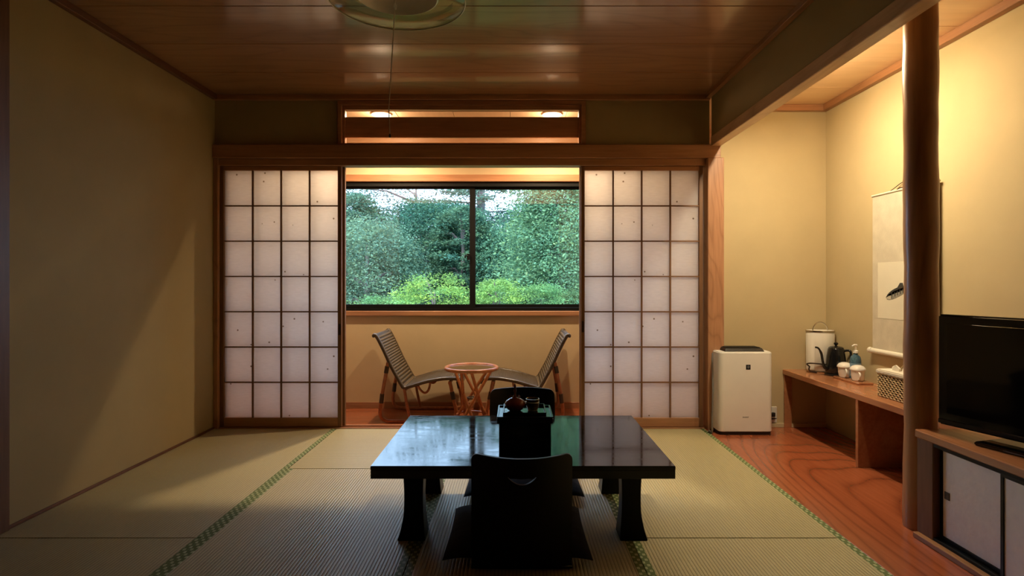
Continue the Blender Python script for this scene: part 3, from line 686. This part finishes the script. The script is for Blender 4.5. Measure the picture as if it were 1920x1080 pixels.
G().tube(smoothpts([(sx, 3.44, 1.592), (sx+.005, 3.41, 1.605), (sx+.012, 3.32, 1.635), (sx+.005, 3.23, 1.605), (sx, 3.20, 1.592)]), .0022, 6).tube(smoothpts([(sx-.002, 3.38, 1.585), (sx-.004, 3.34, 1.60), (sx-.002, 3.30, 1.59)]), .0035, 6).build('hanging_cord', 'bind', sr, smooth=True)
tag(G().tube([(XR, 3.32, 1.642), (XR-.018, 3.32, 1.642)], .003, 8).build('nail', 'chrome'), 'small metal nail holding up the scroll cord, behind the pillar', 'nail')
# fish, drawn as flat ink shapes on the paper: u along -y from the head, v up
def fz(u, v, k=0): return (sx-.0024-k*.0002, 3.468-u, .958+v+.30*u-.35*max(0, u-.12)**2*8*0)
def fish(poly, name, mat, k):
    G().prism(poly, lambda u, v: fz(u, v, k), lambda u, v: fz(u, v, k+.9)).build(name, mat, pic)
pic = bpy.data.objects.new('fish_picture', None); col.objects.link(pic); pic.parent = sr
top = [(i/20*.25, .030*math.sin(PI*min(1, (i/20)**.72))**.8+.002) for i in range(21)]
bot = [(i/20*.25, -.026*math.sin(PI*min(1, (i/20)**.62))**.8-.002) for i in range(21)]
fish(top+bot[::-1], 'fish_body', 'inkg', 0)
fish([(u, v) for u, v in top]+[(u, v*.45+.004) for u, v in top[::-1]], 'fish_back', 'ink', 1)
fish([(.25, .006), (.30, .034), (.285, .0), (.305, -.03), (.25, -.006)], 'tail_fin', 'ink', 0)
fish([(.10, .03), (.125, .052), (.15, .045), (.155, .026)], 'back_fin', 'ink', 0)
fish([(.0, -.003), (.02, -.014), (.05, -.022), (.052, -.005), (.03, .004)], 'gill_cover', 'inkp', 2)
fish([(.048, .026), (.056, .02), (.058, 0), (.053, -.02), (.048, -.02), (.051, 0)], 'gill_line', 'ink', 3)
fish([(.018+.0045*math.cos(a*PI/5), .008+.0045*math.sin(a*PI/5)) for a in range(10)], 'eye', 'ink', 4)
for i in range(6): fish([(.075+i*.024, .012), (.082+i*.024, .012), (.086+i*.024, -.014), (.080+i*.024, -.016)], 'stripe', 'ink', 3)

# ------------------------------------------------------------------ low table
TZ = .34; tx0, tx1, ty0, ty1 = -.562, .622, 2.232, 3.076
ta = thing('low_table', 'low black lacquered dining table on the tatami', 'table', ((tx0+tx1)/2, (ty0+ty1)/2, 0))
B(tx0, tx1, ty0, ty1, TZ-.018, TZ).build('tabletop', 'lact', ta, bevel=.002, seg=2)
B(tx0+.001, tx1-.001, ty0+.001, ty1-.001, TZ-.05, TZ-.018).build('table_edge', 'lac', ta, bevel=.001)
B(tx0+.06, tx1-.06, ty0+.07, ty1-.07, TZ-.068, TZ-.05).build('apron', 'lac', ta, bevel=.002)
for lx0, lx1, so in ((-.462, -.374, -1), (.434, .522, 1)):
    for ly, sy in ((2.36, -1), (2.862, 1)):
        g = G(); cxl, cyl = (lx0+lx1)/2, ly+.044; prev = None; secs = []
        for i in range(13):
            t = i/12; z = TZ-.068-(TZ-.068)*t; fl_ = .020*max(0, (t-.55)/.45)**2.2; hw = .0425-.004*math.sin(PI*min(1, t/.8))
            x0, x1 = cxl-hw-(fl_ if so < 0 else fl_*.45), cxl+hw+(fl_ if so > 0 else fl_*.45)
            a, b = cyl-hw-(fl_ if sy < 0 else fl_*.3), cyl+hw+(fl_ if sy > 0 else fl_*.3)
            secs.append([(x0, a, z), (x1, a, z), (x1, b, z), (x0, b, z)])
        for s_ in secs: g.v += s_
        for i in range(12):
            for k in range(4): g.f.append((i*4+k, i*4+(k+1) % 4, i*4+4+(k+1) % 4, i*4+4+k))
        g.f += [(0, 1, 2, 3), (48, 51, 50, 49)]
        g.build('leg', 'lac2', ta, bevel=.003, smooth=True)

# ------------------------------------------------------------------ legless chairs and cushions
def zaisu(cx_, yb, yseat, sgn, label, group):
    """back bottom at y=yb, seat goes towards sgn"""
    ch = thing('legless_chair', label, 'floor chair', (cx_, (yb+yseat)/2, 0), group)
    W, Hh = .186, .442
    def fn(u, v, o):
        lean = -.115*(v/Hh)**1.15; cur = .085*(u/W)**2*(v/Hh)**.6
        return (cx_+u*(1-.02*v/Hh), yb+sgn*(lean+cur+o), v)
    r = .03; out = []
    for cxx, cyy, a0 in ((W-r, Hh-r, 0), (-W+r, Hh-r, 90)):
        for i in range(7):
            a = math.radians(a0+15*i); out.append((cxx+r*math.cos(a), cyy+r*math.sin(a)))
    out += [(-W, .05), (-W+.004, .006), (-W*.5, .006), (0, .006), (W*.5, .006), (W-.004, .006), (W, .05)]
    hole = []
    for i in range(15): t = i/14; hole.append((-.052+.104*t, .372-.006*math.sin(PI*t)))
    for i in range(1, 14): t = 1-i/14; hole.append((-.052+.104*t, .372-.030*math.sin(PI*t)**.8))
    plate(out, hole, fn, .012, .016).build('backrest', 'lac2', ch, smooth=True)
    so = [(-W, 0), (-W, abs(yseat-yb)-.05), (-W+.04, abs(yseat-yb)), (W-.04, abs(yseat-yb)), (W, abs(yseat-yb)-.05), (W, 0)]
    G().prism(so, lambda a, b: (cx_+a, yb+sgn*(b+.004), .0125-.008), lambda a, b: (cx_+a, yb+sgn*(b+.004), .0165)).build('seat', 'lac', ch, bevel=.003, smooth=True)
    for q in (-1, 1): B(cx_+q*.15-.012, cx_+q*.15+.012, min(yb+sgn*.03, yseat-sgn*.03), max(yb+sgn*.03, yseat-sgn*.03), 0, .0045).build('runner', 'lac', ch)
def cushion(x0, x1, y0, y1, zb, label, seed):
    n = 34; g = G(); hx, hy = (x1-x0)/2, (y1-y0)/2; cx_, cy_ = (x0+x1)/2, (y0+y1)/2; T = .042
    rr = random.Random(seed)
    def sh(u, v):
        px, py = 1-.05*(1-u*u)*0-.03*(1-abs(v)**2.2)*abs(u)**3, 1-.03*(1-abs(u)**2.2)*abs(v)**3
        return u*px, v*py
    for side in (1, -1):
        for j in range(n+1):
            for i in range(n+1):
                u, v = 2*i/n-1, 2*j/n-1; a, b = sh(u, v)
                t = T*((1-abs(u)**3.2)*(1-abs(v)**3.2))**.55
                wr = .0035*noise.noise(Vector((u*7+seed, v*3, side*2)))*(1-(u*v)**2)+.003*noise.noise(Vector((u*2, v*14, seed)))*abs(u)**2
                z = zb+T*.62+(t if side > 0 else -t*.62)+wr*(1 if side > 0 else .0)*(t > .002)
                if side < 0: z = max(z, zb)
                cr = .012*(abs(u)*abs(v))**6
                g.v.append((cx_+a*hx, cy_+b*hy, z-(.012*(abs(u)*abs(v))**5)))
    m = (n+1)**2
    for j in range(n):
        for i in range(n):
            k = j*(n+1)+i; g.f.append((k, k+1, k+n+2, k+n+1)); g.f.append((m+k, m+k+n+1, m+k+n+2, m+k+1))
    edge = [i for i in range(n+1)]+[j*(n+1)+n for j in range(1, n+1)]+[n*(n+1)+i for i in range(n-1, -1, -1)]+[j*(n+1) for j in range(n-1, 0, -1)]
    for i in range(len(edge)):
        a, b = edge[i], edge[(i+1) % len(edge)]; g.f.append((a, m+a, m+b, b))
    cu = thing('floor_cushion', label, 'cushion', (cx_, cy_, zb), 'dark cushions on the legless chairs')
    g.build('cushion_cover', 'indigo', cu, smooth=True)
zaisu(.024, 2.10, 2.50, 1, 'black legless chair with its back to the viewer, in front of the table', 'black legless floor chairs')
zaisu(.040, 3.24, 2.85, -1, 'black legless chair on the far side of the table, behind the lacquer box', 'black legless floor chairs')
cushion(-.268, .286, 2.112, 2.60, .0175, 'dark square cushion on the near legless chair', 3)
cushion(-.245, .330, 2.735, 3.20, .0175, 'dark square cushion on the far legless chair, under the table', 9)

# ------------------------------------------------------------------ lacquer box and tea things
bx0, bx1, by0, by1 = -.066, .146, 2.345, 2.555
lb = thing('lacquer_box', 'square black lacquered box standing on the low table', 'box', (.04, 2.45, TZ))
B(bx0, bx1, by0, by1, TZ, TZ+.146).build('box_body', 'lac', lb, bevel=.002)
lid_ = G().box(bx0-.008, bx1+.008, by0-.008, by1+.008, TZ+.138, TZ+.160).build('box_lid', 'lac', lb, bevel=.003)
g = G()
for a in ((bx0-.008, bx1+.008, by0-.008, by0-.002), (bx0-.008, bx1+.008, by1+.002, by1+.008), (bx0-.008, bx0-.002, by0-.002, by1+.002), (bx1+.002, bx1+.008, by0-.002, by1+.002)): g.box(*a, TZ+.160, TZ+.166)
g.build('lid_rim', 'lac', lb, bevel=.001)
qx0, qx1, qy0, qy1, qz = -.046, .124, 2.37, 2.54, TZ+.1605
tt = thing('tea_tray', 'small square black tray on top of the lacquer box', 'tray', (.039, 2.455, qz))
B(qx0, qx1, qy0, qy1, qz, qz+.006).build('tray_floor', 'lact', tt, bevel=.001)
g = G()
for a in ((qx0-.004, qx1+.004, qy0-.004, qy0), (qx0-.004, qx1+.004, qy1, qy1+.004), (qx0-.004, qx0, qy0, qy1), (qx1, qx1+.004, qy0, qy1)): g.box(*a, qz, qz+.016)
g.build('tray_rim', 'lac', tt, bevel=.001)
rx, ry, rz = -.0005, 2.45, qz+.006
rb = thing('lidded_bowl', 'glossy red brown round lidded pot with a tall finial on the tray', 'pot', (rx, ry, rz))
G().lathe([(0, 0), (.022, 0), (.034, .008), (.0425, .022), (.043, .030), (0, .030)], (rx, ry, rz), 40).build('bowl', 'redlac', rb, smooth=True)
G().lathe([(.0445, .029), (.0445, .033), (.038, .043), (.024, .052), (.008, .057), (0, .058)], (rx, ry, rz), 40).build('lid', 'redlac', rb, smooth=True)
G().lathe([(.010, .056), (.005, .062), (.0035, .075), (.006, .084), (.0035, .092), (.0045, .104), (.001, .116), (0, .117)], (rx, ry, rz), 16).build('finial', 'redlac', rb, smooth=True)
for k in range(5):
    a = k*2*PI/5+.5; G().tube([(rx+.006*math.cos(a), ry+.006*math.sin(a), rz+.061), (rx+.018*math.cos(a), ry+.018*math.sin(a), rz+.064), (rx+.025*math.cos(a), ry+.025*math.sin(a), rz+.056)], .0024, 6).build('petal', 'redlac', rb, smooth=True)
def cupg(x, y, z, label):
    c_ = thing('tea_cup', label, 'cup', (x, y, z), 'amber tea cups on the tray')
    G().lathe([(0, 0), (.018, 0), (.021, .002), (.026, .018), (.0285, .036), (.0265, .036), (.0235, .018), (.0185, .004), (0, .0035)], (x, y, z), 36).build('cup_body', 'teac', c_, smooth=True)
    G().tube([(x+.0277*math.cos(a*PI/20), y+.0277*math.sin(a*PI/20), z+.0365) for a in range(40)], .0012, 6, closed=True).build('rim', 'chrome', c_, smooth=True)
cupg(.074, 2.452, rz, 'lower amber glass tea cup of the stack right of the red pot')
cupg(.074, 2.452, rz+.0135, 'upper amber glass tea cup of the stack right of the red pot')

# ------------------------------------------------------------------ rattan chairs
R0 = Vector((-.76, 4.842, VF))
rc = thing('rattan_chair', 'low rattan lounge chair left of the round veranda table, facing right', 'chair', R0, 'rattan lounge chairs on the veranda')
def r3(x, y, z): return (R0.x+x, R0.y+y, R0.z+z)
backp = [(-.375, .690), (-.362, .700), (-.345, .685), (-.30, .600), (-.225, .440), (-.165, .330), (-.138, .285)]
seatp = [(-.138, .285), (-.118, .278), (-.09, .286), (-.03, .304), (.06, .330), (.18, .351), (.27, .352), (.31, .345), (.335, .325)]
bp = [(p.x, p.y) for p in smoothpts([(a, b) for a, b in backp], 5)]; spp = [(p.x, p.y) for p in smoothpts([(a, b) for a, b in seatp], 5)]
hw = .243
for nm, pr in (('backrest', bp), ('seat', spp)):
    g = G().strip([(a, b) for a, b in pr], -hw+.012, hw-.012, .010); g.v = [r3(*v) for v in g.v]; g.build(nm, 'weave', rc, smooth=True)
for s_ in (-1, 1):
    G().tube([r3(a, s_*hw, b+.003) for a, b in bp+spp[1:]], .0145, 10).build('side_rail', 'caned', rc, smooth=True)
    loop = smoothpts([(-.255, s_*hw, .485), (-.275, s_*hw, .38), (-.30, s_*hw, .24), (-.317, s_*hw, .12), (-.312, s_*hw, .055), (-.28, s_*hw, .022), (-.22, s_*hw, .0145), (-.05, s_*hw, .0145), (.12, s_*hw, .0145), (.23, s_*hw, .016), (.285, s_*hw, .035), (.288, s_*hw, .10), (.262, s_*hw, .22), (.238, s_*hw, .335)])
    lg_ = G().tube([r3(*p) for p in loop], .0145, 10).build('leg_loop', 'cane', rc, smooth=True)
    for q0, q1 in (((-.302, .235), (-.310, .16)), ((-.262, .455), (-.272, .40)), ((.268, .19), (.255, .25))):
        G().tube([r3(q0[0], s_*hw, q0[1]), r3(q1[0], s_*hw, q1[1])], .0175, 10).build('cane_binding', 'bind', lg_, smooth=True)
    G().tube([r3(-.125, s_*hw, .272), r3(-.105, s_*hw, .15), r3(-.075, s_*hw, .016)], .012, 10).build('support_leg', 'cane', rc, smooth=True)
    G().tube([r3(*p) for p in smoothpts([(-.02, s_*(hw-.02), .300), (.0, s_*(hw-.02), .262), (.035, s_*(hw-.02), .238), (.065, s_*(hw-.02), .262), (.08, s_*(hw-.02), .325)])], .009, 8).build('brace', 'cane', rc, smooth=True)
for a, b, m_ in ((-.372, .694, 'caned'), (.333, .325, 'caned'), (.235, .318, 'cane'), (-.12, .262, 'cane'), (-.265, .45, 'cane')):
    G().tube([r3(a, -hw, b), r3(a, hw, b)], .0125, 10).build('cross_bar', m_, rc, smooth=True)
r2 = copy_tree(rc); r2.location = (.062, 4.842, VF); r2.rotation_euler = (0, 0, PI)
r2['label'] = 'low rattan lounge chair right of the round veranda table, facing left'

# rattan table
TC = Vector(((884.5-966)*4.48/F, 4.46, VF)); tr_r = .197; th2 = HC-(689-528)*4.48/F-VF
rt = thing('rattan_table', 'small round rattan table with crossed cane legs between the lounge chairs', 'table', TC)
G().tube([(TC.x+tr_r*math.cos(a*PI/24), TC.y+tr_r*math.sin(a*PI/24), VF+th2) for a in range(48)], .0145, 10, closed=True).build('top_ring', 'cane', rt, smooth=True)
G().lathe([(0, -.001), (tr_r-.006, -.001), (tr_r-.006, .004), (0, .004)], (TC.x, TC.y, VF+th2), 48).build('glass_top', pane_mat('table_glass', (.80, .74, .62), 1.6), rt)
for k in range(3):
    a0 = k*2*PI/3+.35
    for s_ in (-1, 1):
        a1 = a0+s_*.25; a2 = a1+s_*2.35-PI
        G().tube([(TC.x+.158*math.cos(a1), TC.y+.158*math.sin(a1), VF+th2-.012), (TC.x+.07*math.cos(a0), TC.y+.07*math.sin(a0), VF+th2*.5), (TC.x+.172*math.cos(a2), TC.y+.172*math.sin(a2), VF+.012)] if False else [(TC.x+.158*math.cos(a1), TC.y+.158*math.sin(a1), VF+th2-.012), (TC.x+.165*math.cos(a2+PI), TC.y+.165*math.sin(a2+PI), VF+.010)], .0118, 10).build('leg', 'cane', rt, smooth=True)
G().tube([(TC.x+.115*math.cos(a*PI/18), TC.y+.115*math.sin(a*PI/18), VF+.10) for a in range(36)], .008, 8, closed=True).build('lower_ring', 'cane', rt, smooth=True)
G().tube([(TC.x+.03*math.cos(a*PI/8), TC.y+.03*math.sin(a*PI/8), VF+th2*.5) for a in range(16)], .007, 8, closed=True).build('centre_binding', 'bind', rt, smooth=True)

# ------------------------------------------------------------------ pendant lamp
PX, PY, PZ = -.452, 2.2, 2.125
pl = thing('pendant_lamp', 'round glass ceiling lamp with a clear brim hanging over the room', 'lamp', (PX, PY, PZ))
G().lathe([(.258, 0), (.262, .002), (.262, .006), (.24, .016), (.20, .024), (.156, .026), (.156, .021), (.20, .019), (.24, .011), (.258, 0)], (PX, PY, PZ), 72).build('glass_brim', 'shadeg', pl, smooth=True)
G().tube([(PX+.260*math.cos(a*PI/36), PY+.260*math.sin(a*PI/36), PZ+.003) for a in range(72)], .0026, 6, closed=True).build('brim_edge', 'shadew', pl, smooth=True)
G().lathe([(.153, .018), (.158, .020), (.150, .050), (.12, .078), (.10, .082), (.098, .078), (.118, .072), (.146, .046), (.153, .018)], (PX, PY, PZ), 64).build('inner_shade', 'shadew', pl, smooth=True)
G().tube([(PX+.085*math.cos(a*PI/24), PY+.085*math.sin(a*PI/24), PZ+.085) for a in range(48)], .013, 12, closed=True).build('ring_tube', 'greeng', pl, smooth=True)
G().lathe([(0, .09), (.14, .09), (.145, .11), (.12, .15), (.07, .17), (.06, ZC-PZ), (0, ZC-PZ)], (PX, PY, PZ), 48).build('canopy', 'shadew', pl, smooth=True)
c0_ = Vector((PX-.0, PY, PZ+.09)); e_ = P(731, 252, 2.2)
cp = smoothpts([c0_, (PX-.006, PY, PZ+.0), (-.474, PY, 1.85), (-.482, PY, 1.72), (-.480, PY, 1.66), e_], 8)
sg = G().tube(cp, .0021, 6).build('pull_string', 'string', pl, smooth=True)
G().lathe([(0, 0), (.004, .0), (.006, .012), (.003, .022), (0, .022)], (-.4585, PY, PZ-.03), 12).build('connector', 'white', sg, smooth=True)
G().lathe([(0, 0), (.0035, 0), (.0045, .008), (.002, .014), (0, .014)], (e_.x, PY, e_.z-.012), 12).build('pull_knob', 'blackp', sg, smooth=True)

# ------------------------------------------------------------------ garden
struct('ground', B(-30, 30, 5.4, 45, -3.6, -3.3), 'ground', 'shaded forest floor behind the house', 'ground')
def leaves(name, cen, nrm, tone, size, parent, asp=.42, droop=.3):
    """cen (n,3), tone (n,3), size (n,)"""
    n = len(cen); d = rng.normal(size=(n, 3)); d[:, 2] = d[:, 2]*.45-droop; d += nrm*.8
    d /= np.linalg.norm(d, axis=1)[:, None]
    r = rng.normal(size=(n, 3)); s = np.cross(d, r); s /= np.linalg.norm(s, axis=1)[:, None]
    a = cen-d*size[:, None]*.5; b = cen+d*size[:, None]*.5; q = s*size[:, None]*asp*.5; mid = cen-d*size[:, None]*.08
    v = np.stack([a, mid+q, b, mid-q], 1).reshape(-1, 3)-np.array(parent_world(parent))
    me = bpy.data.meshes.new(name); me.vertices.add(4*n); me.vertices.foreach_set('co', v.astype(np.float32).ravel())
    me.loops.add(4*n); me.loops.foreach_set('vertex_index', np.arange(4*n, dtype=np.int32))
    me.polygons.add(n); me.polygons.foreach_set('loop_start', np.arange(0, 4*n, 4, dtype=np.int32)); me.update()
    at = me.attributes.new('tone', 'FLOAT_COLOR', 'POINT')
    c4 = np.ones((4*n, 4), dtype=np.float32); c4[:, :3] = np.repeat(tone, 4, axis=0); at.data.foreach_set('color', c4.ravel())
    me.materials.append(M['leaf']); o = bpy.data.objects.new(name, me); col.objects.link(o); o.parent = parent
    tag(o, None, None, None, 'stuff'); return o
def tree(label, px, Y, wpx, topy, color, kind='conifer', n=26000, leaf=.10, group='trees outside the window', name='tree', base=-3.3, low=None, trunk=.16, dens=1.0, cat='tree'):
    X = (px-966)*Y/F; R = wpx/2*Y/F; Z1 = HC-(topy-528)*Y/F; t = thing(name, label, cat, (X, Y, base), group)
    Z0 = low if low is not None else base+1.2; H = Z1-Z0
    nc = max(60, n//55); u = rng.random(nc); ang = rng.random(nc)*2*PI
    if kind == 'conifer':
        h = 1-(1-u)**.8*1.0; rad = R*(1-h)**.75*(.45+.55*rng.random(nc)**.5)+.05
        zc = Z0+H*h
    elif kind == 'column':
        h = u; rad = R*np.sqrt(np.clip(1-(2*h-1)**4, 0.02, 1))*(.5+.5*rng.random(nc)**.5); zc = Z0+H*h
    else:
        h = u; rad = R*np.sqrt(np.clip(1-(2*h-1)**2, .02, 1))*(.45+.55*rng.random(nc)**.5); zc = Z0+H*h
    cc = np.stack([X+rad*np.cos(ang), Y+rad*np.sin(ang), zc], 1)
    n = int(n*2.2); per = n//nc; idx = np.repeat(np.arange(nc), per)
    sp = R*(.17 if kind != 'round' else .14)
    off = rng.normal(size=(len(idx), 3))*np.array([sp, sp, sp*.45])
    out = np.stack([np.cos(ang), np.sin(ang), np.zeros(nc)], 1)
    r_ = rng.random(len(idx)); off += out[idx]*(r_*R*.35)[:, None]; off[:, 2] -= r_**2*R*(.22 if kind != 'round' else .05)
    cen = cc[idx]+off
    br = (.62+.6*rng.random(nc))[idx]*(.75+.5*rng.random(len(idx)))
    hue = rng.normal(size=nc)[idx]*.07
    tone = np.array(color)[None, :]*.72*br[:, None]*np.stack([1+hue*1.2, 1+hue*.2, 1-hue], 1); tone = np.clip(tone, .002, .9)
    size = leaf*.62*(.6+.8*rng.random(len(idx)))
    leaves('foliage', cen, out[idx]*.6, tone, size, t, droop=.35 if kind != 'round' else .0)
    g = G().tube([(X, Y, base), (X+.03, Y, (base+Z1)/2), (X, Y, Z0+H*.9)], [trunk, trunk*.7, trunk*.15], 10).build('trunk', 'bark', t, smooth=True)
    g = G()
    for k in range(16):
        i = rng.integers(nc); c_ = cc[i]; z_ = min(c_[2]+.0, Z0+H*.85)-.15
        g.tube([(X, Y, z_-.1), tuple((np.array((X, Y, z_))+c_)/2+np.array((0, 0, .08))), tuple(c_)], [trunk*.3, trunk*.18, .012], 6)
    tag(g.build('branches', 'bark', t, smooth=True), None, None, None, 'stuff')
    return t
tree('soft grey green conifer filling the left edge of the window', 688, 11.5, 175, 415, (.21, .36, .23), 'column', 42000, .085)
tree('leafy branches of a green tree at the top left window corner', 648, 13.5, 120, 360, (.14, .28, .18), 'round', 14000, .11, low=.4)
tree('dark blue green open tree in the middle of the left pane', 800, 14, 230, 385, (.11, .26, .17), 'round', 38000, .11, low=-1.0, trunk=.2)
tree('dark tree touching the left side of the window mullion', 868, 12.5, 110, 390, (.14, .28, .17), 'round', 15000, .10, low=-.8)
tree('mid green conifer just right of the window mullion', 945, 12.5, 190, 425, (.15, .33, .20), 'conifer', 36000, .095, low=-1.5)
tree('tall feathery light green conifer in the right pane', 1040, 9.5, 215, 262, (.24, .45, .24), 'conifer', 52000, .085, low=-1.3)
tree('yellow green tree at the right edge of the window', 1102, 12, 130, 190, (.24, .31, .15), 'column', 30000, .09, low=-1.0)
tree('deep green background tree behind the left conifer', 735, 19, 330, 430, (.07, .15, .12), 'round', 24000, .17, low=-2.5)
tree('deep green background tree behind the mullion', 880, 20, 330, 440, (.075, .16, .12), 'round', 24000, .17, low=-2.5)
tree('deep green background tree behind the right conifer', 1040, 19, 330, 400, (.08, .18, .13), 'round', 24000, .17, low=-2.5)
tree('open thinly leafed tree whose top breaks the sky over the left pane', 780, 15.5, 300, 322, (.13, .24, .17), 'round', 7500, .11, low=1.5, trunk=.12)
tree('dark tree seen beyond the left shoji edge', 560, 16, 330, 420, (.09, .18, .12), 'round', 12000, .16, low=-2.0)
# tall bare pine with thin level boughs
pt = thing('pine_tree', 'tall straight pale trunk with thin level boughs right of the mullion', 'tree', ((901-966)*16/F, 16, -3.3), 'trees outside the window')
X, Y = (901-966)*16/F, 16
G().tube([(X, Y, -3.3), (X+.02, Y, 2), (X-.01, Y, 7.5)], [.17, .13, .07], 12).build('trunk', 'bark', pt, smooth=True)
g = G(); cen = []; 
for k in range(46):
    z = 1.6+k*.115; a = rng.random()*2*PI; ln = .9+1.1*rng.random()
    e = Vector((X+ln*math.cos(a), Y+ln*math.sin(a), z+.18*rng.random()-.12)); g.tube([(X, Y, z), (Vector((X, Y, z))+e)/2+Vector((0, 0, .05)), e], [.025, .017, .006], 5)
    for j in range(170):
        t = .25+.75*rng.random(); p = Vector((X, Y, z)).lerp(e, t); cen.append((p.x+rng.normal()*.13, p.y+rng.normal()*.13, p.z+rng.normal()*.03))
tag(g.build('boughs', 'bark', pt), None, None, None, 'stuff')
cen = np.array(cen); n = len(cen)
leaves('foliage', cen, np.zeros((n, 3)), np.array((.10, .19, .14))[None]*(.6+.8*rng.random(n))[:, None], .13*(.6+.8*rng.random(n)), pt, asp=.3, droop=0)
for lab, px, Y, wp, ty, c_ in (('bright yellow green shrub at the foot of the left pane', 815, 8.2, 150, 517, (.34, .56, .15)),
                            ('bright shrub at the foot of the right pane beside the mullion', 932, 8.0, 105, 527, (.33, .56, .16)),
                            ('green shrub at the foot of the right pane under the feathery conifer', 1015, 8.2, 120, 536, (.24, .47, .18)),
                            ('pale green low shrub at the bottom left of the left pane', 715, 8.8, 120, 556, (.20, .40, .16)),
                            ('pale shrub at the bottom right corner of the window', 1090, 8.6, 110, 548, (.20, .38, .18))):
    tree(lab, px, Y, wp, ty, c_, 'round', 15000, .052, 'shrubs below the window', 'shrub', low=-.9, trunk=.06, cat='shrub')
